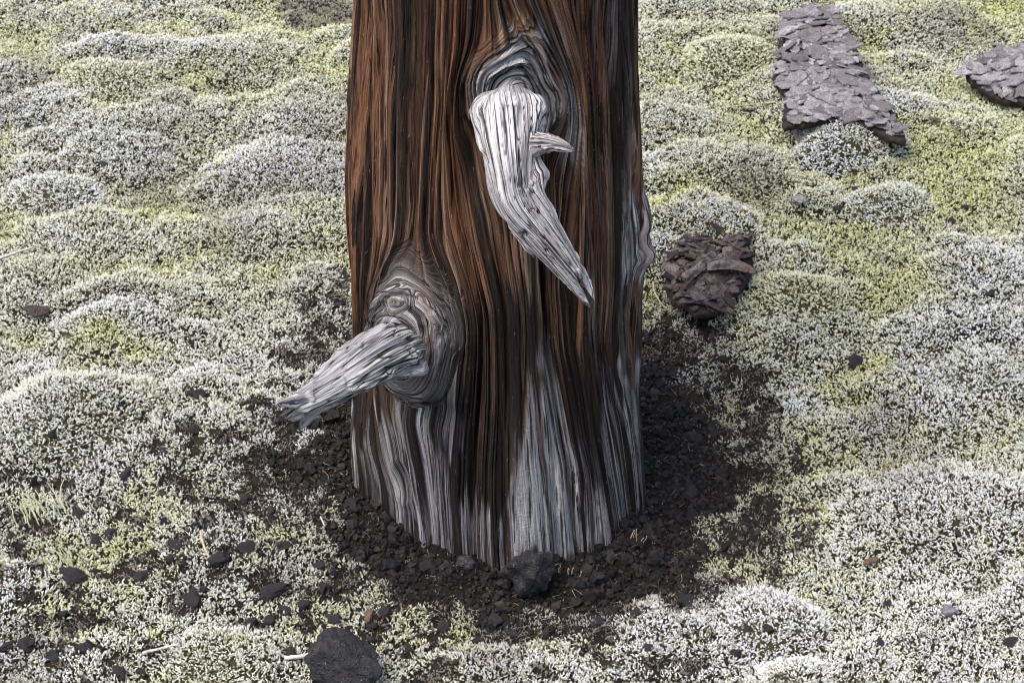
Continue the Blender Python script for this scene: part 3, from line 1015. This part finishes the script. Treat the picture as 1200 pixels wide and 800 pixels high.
hr = bil(RELIEF, mx, my)
big = fbm(mx * 2.2, my * 2.2, 61, 2); med = noise(mx * 9, my * 9, 62); sml = noise(mx * 26, my * 26, 63)
yel = np.clip(0.30 + 0.30 * big + 0.30 * med + 0.35 * sml - 0.45 * hr + 0.12 * np.clip(my, -0.4, 1.6) - 0.12 * sstep(0.3, -0.2, my) * (mx > 0.1), 0, 1)
pale = np.clip(0.46 + 0.34 * sstep(0.6, -0.2, my) + 0.45 * noise(mx * 5 + 3, my * 5, 64) + 0.3 * sml + 0.35 * hr - 0.12 * np.clip(my, -0.4, 1.6), 0, 1)
deadf = np.clip(sstep(0.25, 0.8, S) * 0.75 + 0.35 * sstep(0.40, 0.85, noise(mx * 7 + 9, my * 7, 65)) + 0.10 * med, 0, 1)
pD = gpoly([(328, 20), (400, 8), (430, 30), (415, 52), (340, 50)])
deadf = np.maximum(deadf, 0.8 * sstep(0.02, -0.02, poly_sd(pD, mx, my)))
yel = np.clip(yel + rng.normal(0, 0.16, len(mx)), 0, 1) * 0.75
insoil = S > 0.7
deadf = np.where(under, 1.0, deadf)
pale = np.where(under, 0.0, pale)
yel = np.where(insoil & (rng.random(len(mx)) < 0.5), 0.95, yel)
for k, c in enumerate(cush):
    m = cid == k
    pale[m] = np.clip(c[5] + 0.25 * sml[m], 0, 1); yel[m] = np.clip(c[6] + 0.12 * med[m], 0, 1); deadf[m] *= 0.4
# strongly yellow-green patches in the photograph
for (px, py, rp, amt) in [(120, 420, 45, 0.9), (40, 412, 30, 0.7), (165, 428, 30, 0.9), (300, 120, 45, 0.4), (130, 130, 40, 0.5), (330, 640, 32, 0.8), (300, 670, 25, 0.6), (800, 230, 40, 0.8), (770, 245, 30, 0.8),
                         (880, 148, 25, 0.7), (1030, 180, 30, 0.4), (1070, 160, 20, 0.5), (280, 770, 22, 0.6), (15, 605, 22, 0.4), (760, 330, 25, 0.6), (910, 230, 40, 0.3), (215, 250, 45, 0.5), (355, 260, 30, 0.5)]:
    p = on_z(px, py, 0.03); r = rp * px_size(p)
    yel = np.maximum(yel, amt * np.exp(-(((mx - p[0]) / r) ** 2 + ((my - p[1]) / (r * 0.8)) ** 2)) * (0.75 + 0.4 * sml))
nn = normals(mx, my) + rng.normal(0, 0.16, (len(mx), 3)) * [1, 1, 0]
nn /= np.linalg.norm(nn, axis=1, keepdims=True)
rot = euler_for(nn, rng.uniform(-math.pi, math.pi, len(mx)))
sc = rng.uniform(0.75, 1.2, len(mx)) * (1 - 0.40 * sstep(0.3, 0.9, S)) * np.where(mo, 1.6, 1.0)
sc = sc * np.clip(1 / nn[:, 2], 1, 1.45)
sc = np.where(insoil, sc * 0.66, sc)
sc = np.where(under, sc * 0.72, sc)
scl = np.stack([sc, sc, sc * rng.uniform(0.8, 1.15, len(mx))], -1)
mz = hgt(mx, my) - 0.002
P = np.stack([mx, my, mz], -1)


def moss_object(name, m, base=None):
    return scatter(name, MOSS, P[m], rot[m], scl[m], {'tint': yel[m], 'pale': pale[m], 'dead': deadf[m]}, T_MOSS, M_MOSS, base, ['tip', 'rnd'])


def moss_baked(name, m, base):
    idx = np.nonzero(m)[0]
    V, F, A = [base[0]], [base[1]], {k: [np.zeros(len(base[0]))] for k in ('tip', 'rnd', 'tint', 'pale', 'dead')}
    off = len(base[0])
    for q, i in enumerate(idx):
        v, f, _, a = MOSS[q % len(MOSS)]
        rx, ry, rz_ = rot[i]
        mx_ = np.array([[1, 0, 0], [0, math.cos(rx), -math.sin(rx)], [0, math.sin(rx), math.cos(rx)]])
        my_ = np.array([[math.cos(ry), 0, math.sin(ry)], [0, 1, 0], [-math.sin(ry), 0, math.cos(ry)]])
        mz_ = np.array([[math.cos(rz_), -math.sin(rz_), 0], [math.sin(rz_), math.cos(rz_), 0], [0, 0, 1]])
        V.append((v * scl[i]) @ (mz_ @ my_ @ mx_).T + P[i]); F.append(f + off); off += len(v)
        for k, src in (('tip', a['tip']), ('rnd', a['rnd']), ('tint', np.full(len(v), yel[i])), ('pale', np.full(len(v), pale[i])), ('dead', np.full(len(v), deadf[i]))):
            A[k].append(src)
    me = mesh_from(name, np.vstack(V), np.vstack(F))
    for k in A: attr(me, k, 'FLOAT', np.concatenate(A[k]))
    return link(name, me, M_TUFT)


tag(moss_object('moss_carpet', cid < 0), 'pale grey green carpet of fringe moss covering the ground', 'moss', kind='stuff')
for k, c in enumerate(cush):
    th = np.linspace(0, 2 * math.pi, 48, endpoint=False)
    rad = np.linspace(0.0, 0.93, 14)[:, None]
    bx = c[0] + rad * c[2] * np.cos(th); by = c[1] + rad * c[3] * np.sin(th)
    bz = hgt(bx, by) - 0.0034
    base = (np.stack([bx, by, bz], -1).reshape(-1, 3), grid_faces(14, 48, wrap=True))
    if 'tuft' in c[7]:
        o = moss_baked('moss_tuft', cid == k, base)
        tag(o, c[7], 'moss')
    else:
        tag(moss_object('moss_cushion', cid == k, base), c[7], 'moss', 'moss cushions swelling out of the carpet', kind='stuff')

# --- black scoria gravel in the hollow round the trunk and between the moss
def stone_mesh(sub, seed, rough=0.28, flat=0.75):
    bm = bmesh.new(); bmesh.ops.create_icosphere(bm, subdivisions=sub, radius=1.0)
    V = np.array([v.co[:] for v in bm.verts]); F = np.array([[v.index for v in f.verts] for f in bm.faces]); bm.free()
    g = np.random.default_rng(seed)
    d = np.ones(len(V))
    for k in range(7):      # facets knocked off
        n = g.normal(size=3); n /= np.linalg.norm(n); lim = g.uniform(0.55, 0.9)
        t = V @ n; over = np.clip(t - lim, 0, None)
        V = V - over[:, None] * n * 0.85
    o = g.uniform(0, 40, 3)
    d = 1 + rough * (noise(V[:, 0] * 1.7 + o[0], V[:, 1] * 1.7 + V[:, 2] * 1.3 + o[1], seed) + 0.5 * noise(V[:, 1] * 4 + o[2], V[:, 2] * 4 + V[:, 0] * 3, seed + 1)
                     + (0.35 * noise(V[:, 0] * 9 + V[:, 1] * 5, V[:, 2] * 9 + o[0], seed + 2) if sub > 2 else 0))
    V = V * d[:, None] * np.array([1, g.uniform(0.75, 1.0), flat])
    return V, F


GR = []
for k in range(8):
    v, f = stone_mesh(2, 1300 + k, 0.55, 0.8); GR.append((v, [], f, {}))
T_GR = scatter_tree(len(GR))
st = 0.0052
xs = np.arange(-1.1, 0.85, st); ys = np.arange(-0.75, 0.75, st)
x, y = np.meshgrid(xs, ys)
x = (x + rng.uniform(-0.7, 0.7, x.shape) * st).ravel(); y = (y + rng.uniform(-0.7, 0.7, y.shape) * st).ravel()
Sg = bil(S_GRID, x, y)
keep = (rng.random(len(x)) < sstep(0.14, 0.42, Sg) * 0.95) & (np.hypot(x - 0.0, y) > 0.185)
x, y, Sg = x[keep], y[keep], Sg[keep]
# grit of the debris patch behind the trunk
size = np.clip(rng.lognormal(math.log(0.0025), 0.62, len(x)), 0.0011, 0.0125) * (0.55 + 0.45 * sstep(0.4, 0.8, Sg))
gz = hgt(x, y) + size * rng.uniform(-0.1, 0.6, len(x)) - 0.003
shade = np.clip(rng.beta(1.0, 3.4, len(x)), 0, 1)
tag(scatter('scoria_gravel', GR, np.stack([x, y, gz], -1), rng.uniform(-3.1, 3.1, (len(x), 3)), np.repeat(size[:, None], 3, 1), {'shade': shade}, T_GR, M_GRAVEL, smooth=False),
    'loose black scoria gravel lying in the hollow round the trunk', 'gravel', kind='stuff')

# ------------------------------------------------------------------ lava stones
LAVA = []
for k in range(6):
    v, f = stone_mesh(4, 1500 + k * 7, 0.30, 0.72)
    LAVA.append(mesh_from('lava_stone', v, f)); LAVA[-1].materials.append(M_LAVA)


def bake_stone(name, px, py, wpx, hpx, seed, mat, label, group=None, sub=5, rough=0.22, sink=0.35):
    p = on_ground(px, py); m = px_size(p)
    v, f = stone_mesh(sub, seed, rough, 1.0)
    v = v / np.abs(v).max(0)
    v = v * np.array([wpx * m / 2, wpx * m / 2 * 0.85, hpx * m / 2 * 0.95])
    me = mesh_from(name, v, f)
    o = link(name, me, mat, loc=(p[0], p[1], p[2] + hpx * m / 2 * (1 - 2 * sink)))
    return tag(o, label, 'stone', group)


bake_stone('lava_rock', 406, 790, 98, 92, 1701, M_LAVA_BLACK, 'large flat topped black lava rock half buried beside a white twig', rough=0.16, sink=0.28)
bake_stone('lava_rock', 622, 694, 70, 92, 1702, M_LAVA_BLACK, 'rough rounded black lava rock resting against the foot of the trunk', rough=0.20, sink=0.12)
bake_stone('lava_stone', 1110, 719, 24, 17, 1703, M_LAVA_GREY, 'small smooth grey stone lying in white moss', sub=4, sink=0.25)
bake_stone('lava_stone', 546, 662, 26, 18, 1704, M_LAVA, 'smooth dark pebble against the trunk base beside the rough lava rock', sub=4, sink=0.25)

STONES = [(84, 677, 36), (166, 677, 23), (226, 703, 28), (294, 732, 24), (314, 729, 20), (331, 717, 20), (90, 603, 20), (256, 657, 28), (288, 643, 24), (320, 695, 34), (372, 664, 20),
          (34, 757, 32), (8, 759, 18), (356, 709, 15), (390, 727, 19), (341, 767, 24), (378, 689, 17), (330, 641, 20), (452, 719, 20), (436, 733, 13), (288, 585, 20), (148, 557, 22), (74, 719, 14),
          (164, 789, 17), (140, 790, 20), (228, 504, 15), (804, 705, 23), (862, 767, 19), (874, 737, 17), (898, 737, 16), (1184, 753, 19), (1030, 755, 15), (1040, 709, 15), (962, 643, 15),
          (1116, 561, 14), (776, 693, 11), (1122, 625, 12), (1002, 425, 22), (1114, 368, 16), (1160, 345, 14), (1114, 261, 14), (1167, 166, 10), (1002, 223, 13), (981, 246, 12), (1131, 244, 13),
          (220, 123, 10), (226, 106, 14), (271, 130, 10), (121, 193, 11), (122, 438, 11), (231, 464, 20), (241, 478, 14), (226, 503, 13), (385, 430, 17), (112, 633, 16), (130, 628, 20), (205, 640, 20),
          (200, 655, 16), (240, 690, 14), (60, 770, 22), (100, 760, 16), (520, 735, 18), (580, 728, 20), (640, 742, 16), (700, 730, 18), (560, 752, 16), (745, 720, 16), (760, 760, 14), (480, 760, 14)]
OWN = {(84, 677): 'wide knobbly black lava stone right below the small stalk cluster', (34, 757): 'chunky dark lava stone in a gap of white moss left of the low white mound',
       (226, 703): 'blocky black lava stone between the tan stick and the low white moss mound', (256, 657): 'black lava stone touching the short tan stick',
       (320, 695): 'long flat black lava stone beside the bright yellow green moss patch', (90, 603): 'small black stone lying next to the tuft of wavy pale stalks',
       (341, 767): 'black lava stone lying directly behind the white twig and the flat lava rock', (804, 705): 'black lava stone between the gravel hollow and the frosted white mound',
       (385, 430): 'dark stone lying on the ground just behind the splintered low stub', (1002, 425): 'dark elongated stone in the moss beyond the rounded mound by the curled bark',
       (166, 677): 'compact black lava stone alone in moss between the knobbly stone and the tan stick', (294, 732): 'black lava stone, first of three in a row behind the flat lava rock'}


def stone_label(px, py, w):
    if (px, py) in OWN: return OWN[(px, py)], 'lava stones in the moss'
    if px < 470 and py > 540: return 'small black lava stone in thin moss round the flat lava rock and stalk tufts', 'lava stones near the flat rock'
    if py > 680 and px < 800: return 'small black lava stone in the moss strip in front of the trunk', 'lava stones in front of the trunk'
    if py > 540: return 'small dark stone in the white moss around the frosted mounds', 'lava stones by the frosted mounds'
    if px > 700: return 'small dark stone on the open moss round the bark pieces', 'lava stones by the bark pieces'
    return 'small dark stone in moss behind the low splintered stub', 'lava stones behind the low stub'


for k, (px, py, w) in enumerate(STONES):
    p = on_ground(px, py); r = 0.88 * w * px_size(p) / 2
    o = link('lava_stone', LAVA[k % 6], loc=(p[0], p[1], p[2] + 0.10 * r + 0.001), rot=(random.uniform(-0.3, 0.3), random.uniform(-0.3, 0.3), random.uniform(0, 6.28)),
             scl=(r * random.uniform(0.95, 1.15), r * random.uniform(0.8, 1.0), r * random.uniform(0.75, 1.0)))
    lab, grp = stone_label(px, py, w)
    tag(o, lab, 'stone', grp)

# ------------------------------------------------------------------ pieces of bark
def flake_mesh(seed, n=15):
    """one bark scale about 2 units across: thin, uneven outline, worn upper edge"""
    g = np.random.default_rng(seed)
    a = np.linspace(0, 2 * math.pi, n, endpoint=False) + g.uniform(-0.2, 0.2, n)
    r = g.uniform(0.72, 1.12, n) * (1 + 0.22 * np.cos(a * 2 + g.uniform(0, 6)) + 0.15 * np.cos(a * 3 + g.uniform(0, 6)))
    bot = np.stack([np.cos(a) * r, np.sin(a) * r, np.full(n, -0.5)], -1)
    top = np.stack([np.cos(a) * r * 0.97, np.sin(a) * r * 0.97, 0.35 + 0.25 * g.normal(size=n) * 0.5], -1)
    inn = np.stack([np.cos(a) * r * 0.55, np.sin(a) * r * 0.55, 0.6 + 0.3 * g.normal(size=n) * 0.5], -1)
    V = np.vstack([bot, top, inn, [[0, 0, 0.65]]])
    i = np.arange(n); j = (i + 1) % n
    F4 = np.vstack([np.stack([i, j, j + n, i + n], -1), np.stack([i + n, j + n, j + 2 * n, i + 2 * n], -1)])
    F3 = np.stack([i + 2 * n, j + 2 * n, np.full(n, 3 * n)], -1)
    me = mesh_from('bark_scale', V, [F4, F3], smooth=False)
    return me


def make_bark(name, label, pix, zl, lift, dome, size, mat, tilt, stretch, seed, lie, spacing=0.62, tn=0.18, zoff=0.027):
    """a slab of bark: core plate with overlapping scales on it"""
    g = np.random.default_rng(seed)
    c = np.array([on_z(a, b, zl) for a, b in pix]).mean(0)
    for _ in range(3):
        W = np.array([on_z(a, b, float(hgt(c[0], c[1])) + lift + zoff) for a, b in pix])
        c = W.mean(0)
    ground_z = float(hgt(c[0], c[1]))
    root = tag(link(name, None, loc=(c[0], c[1], ground_z + lift)), label, 'bark')
    Lp = W[:, :2] - c[:2]
    # subdivided, ragged outline
    out = []
    for i in range(len(Lp)):
        a, b = Lp[i], Lp[(i + 1) % len(Lp)]
        m = max(2, int(np.linalg.norm(b - a) / 0.007))
        for k in range(m):
            out.append(a + (b - a) * k / m + g.normal(0, 0.0016, 2))
    out = np.array(out)
    ext = np.abs(Lp).max(0)

    def top(x, y):
        return dome(x / ext[0], y / ext[1]) + 0.006 * noise(x * 35 + seed, y * 35, seed) + lie[0] * x + lie[1] * y
    rings = []
    scs = [1.0, 0.985, 0.85, 0.7, 0.5, 0.3, 0.12]
    th = 0.013
    rings.append(np.column_stack([out * 0.97, top(*(out * 0.97).T) - th]))
    for s in scs:
        q = out * s
        rings.append(np.column_stack([q, top(*q.T) - (0.005 if s == 1.0 else 0)]))
    n = len(out)
    V = np.vstack(rings + [[[0, 0, float(top(np.zeros(1), np.zeros(1))[0])]]])
    nr_ = len(rings); i = np.arange(n); j = (i + 1) % n
    F = [grid_faces(nr_, n, wrap=True), np.stack([(nr_ - 1) * n + i, (nr_ - 1) * n + j, np.full(n, nr_ * n)], -1)]
    me = mesh_from('bark_core', V, F); core = link('bark_core', me, M_BARK_CORE, root)
    fl = [flake_mesh(seed * 10 + k) for k in range(7)]
    for m_ in fl: m_.materials.append(mat)
    lo, hi = Lp.min(0), Lp.max(0)
    pts = []
    tries = 0
    while tries < 9000 and len(pts) < 290:
        tries += 1
        p = g.uniform(lo, hi)
        if poly_sd(Lp, p[:1], p[1:])[0] > -0.007: continue
        if all(((p[0] - q[0]) / stretch[0]) ** 2 + ((p[1] - q[1]) / stretch[1]) ** 2 > (size * spacing * 2) ** 2 for q in pts):
            pts.append(p)
    pts.sort(key=lambda p: p[1])
    for k, p in enumerate(pts):
        s = size * g.uniform(0.6, 1.0) * (1.9 if g.random() < 0.22 else 1.0)
        z = float(top(p[:1], p[1:])[0])
        e = 0.006
        sx = float((top(p[:1] + e, p[1:]) - top(p[:1] - e, p[1:]))[0]) / (2 * e); sy = float((top(p[:1], p[1:] + e) - top(p[:1], p[1:] - e))[0]) / (2 * e)
        link('bark_scale', fl[k % 7], parent=root, loc=(p[0], p[1], z + 0.002 + g.uniform(0, 0.005)),
             rot=(math.atan(sy) + tilt + g.normal(0, tn), -math.atan(sx) + g.normal(0, tn), g.uniform(-1.4, 1.4)),
             scl=(s * stretch[0] * g.uniform(0.8, 1.45), s * stretch[1] * g.uniform(0.75, 1.3), g.uniform(0.0014, 0.0030)))
    return root, ground_z


slab, _ = make_bark('bark_slab', 'long tapering slab of grey scaly pine bark lying on the moss', SLAB_PX, 0.085, 0.022, lambda u, v: 0.018 * (1 - u * u) + 0.002,
                    0.0118, M_BARK_GREY, -0.07, (1.2, 1.0), 37, (0.0, 0.03), 0.36, 0.075)
curl, czz = make_bark('curled_bark', 'crumpled dark reddish brown piece of bark lying near the trunk', CURL_PX, 0.065, 0.012, lambda u, v: 0.016 * (1 - 0.8 * u * u - 0.5 * v * v) + 0.006 * np.sin(u * 4 - v * 5),
                      0.0098, M_BARK_DARK, -0.20, (1.3, 0.8), 32, (0.0, 0.0), 0.42, 0.22)
right, _ = make_bark('bark_piece', 'pale ridged piece of bark with a dark undercut edge on the moss', RIGHT_PX, 0.07, 0.020, lambda u, v: 0.014 * (1 - v * v) + 0.010,
                     0.0120, M_BARK_GREY, 0.0, (1.6, 0.8), 33, (0.05, 0.10), 0.38, 0.04)


def strip(name, path, width, thick, mat, parent, seed, n=40, m=14, curl_=2.6):
    """a strip of bark rolled in along its length"""
    P = spline(np.array(path), n); T, N, B = frames(P)
    t = np.linspace(0, 1, n); Vs = []
    prof = np.interp(t, [0, 0.15, 0.6, 1.0], [0.8, 1.0, 0.9, 0.6])
    for side in (1, -1):
        a = np.linspace(-curl_ / 2, curl_ / 2, m)
        r = (width / curl_) + side * thick / 2
        for i in range(n):
            rr_ = r * prof[i] * (1 + 0.40 * noise(a * 2.5 + seed, np.full(m, t[i] * 7), seed)) + 0.0015 * noise(a * 9, np.full(m, t[i] * 30), seed + 1)
            Vs.append(P[i] + (np.sin(a) * rr_)[:, None] * N[i] + (np.cos(a) * rr_)[:, None] * np.array([0, 0, 1.0]))
    V = np.vstack(Vs); F = grid_faces(n, m); k = n * m
    e = []
    for i in range(n - 1):
        for c in (0, m - 1):
            e.append([i * m + c, (i + 1) * m + c, k + (i + 1) * m + c, k + i * m + c])
    for j in range(m - 1):
        for i in (0, n - 1):
            e.append([i * m + j, i * m + j + 1, k + i * m + j + 1, k + i * m + j])
    return link(name, mesh_from(name, V, [F, F[:, ::-1] + k, np.array(e)]), mat, parent)


cl = curl.location
def rel(px, py, z):
    p = on_z(px, py, z); return (p[0] - cl[0], p[1] - cl[1], z - cl[2])
z0 = czz
strip('curled_edge', [rel(828, 318, z0 + 0.038), rel(848, 316, z0 + 0.042), rel(866, 318, z0 + 0.040), rel(886, 322, z0 + 0.040)], 0.026, 0.004, M_BARK_DARK, curl, 42, curl_=2.0)
strip('curled_edge', [rel(800, 332, z0 + 0.045), rel(812, 322, z0 + 0.040), rel(826, 312, z0 + 0.042), rel(838, 300, z0 + 0.038)], 0.020, 0.004, M_BARK_DARK, curl, 43, curl_=2.0)

# small dark chips
def chip(px, py, w, h, mat, label, seed, group=None):
    p = on_ground(px, py); m = px_size(p)
    me = flake_mesh(seed, 11); me.materials.append(mat)
    o = link('bark_chip', me, loc=(p[0], p[1], p[2] + 0.010), rot=(0.25, 0.15, seed), scl=(w * m / 2, h * m / 2 * 1.6, 0.003))
    return tag(o, label, 'bark chip', group)


chip(44, 370, 30, 14, M_BARK_DARK, 'dark pointed bark chip on the moss by the pale moss bank', 51)
chip(937, 239, 28, 13, M_BARK_GREY, 'flat grey bark chip lying below the frosty moss tuft', 52)
chip(1094, 145, 12, 9, M_RUST, 'tiny rust orange flake beside the long bark slab', 53)
chip(1020, 663, 16, 9, M_RUST, 'rust brown flake in white moss near the frosted mound', 54)
chip(432, 728, 15, 8, M_RUST, 'reddish flake in white moss by the large flat lava rock', 55)


# ------------------------------------------------------------------ twigs, straws and stalks
def tube(path, r0, r1, n=24, m=7, seed=0):
    P = spline(np.array(path), n); T, N, B = frames(P)
    P = P + N * (0.25 * r0 * noise(np.linspace(0, 6, n), np.full(n, seed), seed))[:, None]
    a = np.linspace(0, 2 * math.pi, m, endpoint=False)
    rr_ = np.linspace(r0, r1, n)[:, None] * (1 + 0.15 * noise(np.linspace(0, 9, n)[:, None], a[None], seed))
    V = P[:, None] + (np.cos(a) * rr_)[..., None] * N[:, None] + (np.sin(a) * rr_)[..., None] * B[:, None]
    V = np.vstack([V.reshape(-1, 3), P[:1], P[-1:]])
    i = np.arange(m); j = (i + 1) % m
    F3 = np.vstack([np.stack([j, i, np.full(m, n * m)], -1), np.stack([(n - 1) * m + i, (n - 1) * m + j, np.full(m, n * m + 1)], -1)])
    return V, grid_faces(n, m, wrap=True), F3


def ground_path(pts, up):
    return [on_ground(px, py) + np.array([0, 0, u]) for (px, py), u in zip(pts, up)]


def twig(pts, up, rpx, mat, label, name='twig', cat='twig', taper=0.6):
    P = ground_path(pts, up); m = px_size(P[0])
    v, f4, f3 = tube(P, rpx * m, rpx * m * taper, seed=int(pts[0][0]) + 3)
    return tag(link(name, mesh_from(name, v, [f4, f3]), mat), label, cat)


twig([(334, 776), (350, 775), (372, 771)], [0.008, 0.009, 0.009], 2.8, M_TWIG, 'short white twig poking out from under the large flat lava rock', taper=0.9)
twig([(168, 772), (185, 768), (210, 762)], [0.010, 0.011, 0.010], 2.0, M_TWIG, 'thin pale twig lying on white moss near a low mound')
twig([(-14, 316), (15, 308), (40, 297)], [0.012, 0.014, 0.012], 2.0, M_TWIG, 'slender bleached twig on the moss above the pale moss bank')
twig([(765, 338), (766, 352), (772, 362), (781, 368)], [0.012, 0.018, 0.016, 0.010], 1.3, M_STRAW, 'curved pale stem arching between the trunk and the curled bark', 'straw', 'straw')
twig([(852, 134), (885, 131), (924, 127)], [0.014, 0.015, 0.014], 0.8, M_STRAW, 'fine straw lying against the lower corner of the long bark slab', 'straw', 'straw')
twig([(236, 634), (239, 645), (246, 658)], [0.018, 0.012, 0.006], 1.7, M_STRAW, 'short tan stick standing among black stones and moss', taper=0.7)
twig([(376, 612), (379, 618), (381, 622)], [0.01, 0.009, 0.008], 1.0, M_TWIG, 'tiny white sliver lying on the black gravel')


def tuft(name, cx, cy, n, spread, length, lean, mat, label, cat, seed, wig=0.3, rpx=1.0):
    """a few thin stalks rising together: one part each"""
    g = np.random.default_rng(seed)
    p0 = on_ground(cx, cy); m = px_size(p0)
    root = tag(link(name, None, loc=p0), label, cat)
    for k in range(n):
        dx, dy = g.uniform(-1, 1) * spread[0] * m, g.uniform(-1, 1) * spread[1] * m * 1.6
        b = np.array([dx, dy, float(hgt(p0[0] + dx, p0[1] + dy)) - p0[2]])
        ln = length * m * g.uniform(0.7, 1.3)
        d = np.array([lean[0] + g.normal(0, 0.18), lean[1] + g.normal(0, 0.18), 1.0]); d /= np.linalg.norm(d)
        pts = [b + d * ln * f + np.array([math.sin(f * 5 + k * 2.1), math.cos(f * 4 + k), 0]) * wig * ln * 0.12 * f for f in (0, 0.25, 0.5, 0.75, 1.0)]
        v, f4, f3 = tube(pts, rpx * m, rpx * m * 0.55, n=14, m=5, seed=seed + k)
        link('stalk', mesh_from('stalk', v, [f4, f3]), mat, root)
    return root


tuft('stalk_tuft', 50, 606, 26, (28, 10), 30, (-0.35, 0.30), M_LICHEN, 'tuft of wavy pale green stalks below the silvery moss hummock', 'plant', 61, 1.1, 0.8)
tuft('stalk_tuft', 70, 662, 12, (18, 5), 18, (-0.25, 0.3), M_LICHEN, 'small cluster of pale green stalks behind the knobbly lava stone', 'plant', 62, 0.9, 0.7)
tuft('dry_grass_tuft', 744, 634, 7, (9, 4), 17, (0.10, -0.2), M_STRAW, 'dry straw coloured grass tuft at the foot of the trunk', 'grass tuft', 63, 0.5, 0.9)
tuft('dry_grass_tuft', 668, 672, 9, (14, 2), 10, (0.05, -0.3), M_STRAW, 'sparse straw coloured sprouts beside the rough lava rock at the trunk base', 'grass tuft', 64, 0.6, 0.9)

# ------------------------------------------------------------------ fine litter: needles and slivers on the gravel and bare soil
LIT = []
for k in range(4):
    v, f4, f3 = tube([(-1, 0, 0), (-0.3, 0.10 * (k - 1.5), 0.04), (0.4, 0.05 * k, 0.06), (1, 0.12 * (1.5 - k), 0)], 0.07, 0.035, n=6, m=4, seed=k)
    LIT.append((v, f4, f3, {}))
lt = NT('dry_litter'); sh = lt.attrib('shade', 'INSTANCER')
M_LITTER = lt.done(lt.mixc(sh, (0.05, 0.028, 0.016), (0.34, 0.27, 0.19)), 0.85, 0.2)
x = rng.uniform(-1.0, 0.9, 14000); y = rng.uniform(-0.6, 1.2, 14000)
Sg = bil(S_GRID, x, y)
kp = (rng.random(len(x)) < 0.02 + 0.30 * sstep(0.2, 0.6, Sg)) & (np.hypot(x, y) > 0.2)
x, y = x[kp], y[kp]
n_ = len(x); ls = rng.uniform(0.003, 0.008, n_)
tag(scatter('plant_litter', LIT, np.stack([x, y, hgt(x, y) + rng.uniform(0.001, 0.006, n_)], -1), np.stack([rng.normal(0, 0.3, n_), rng.normal(0, 0.3, n_), rng.uniform(0, 6.28, n_)], -1),
            np.repeat(ls[:, None], 3, 1), {'shade': rng.beta(1.2, 2.5, n_)}, scatter_tree(len(LIT)), M_LITTER), 'fine brown and straw coloured plant litter on the dark gravel', 'litter', kind='stuff')
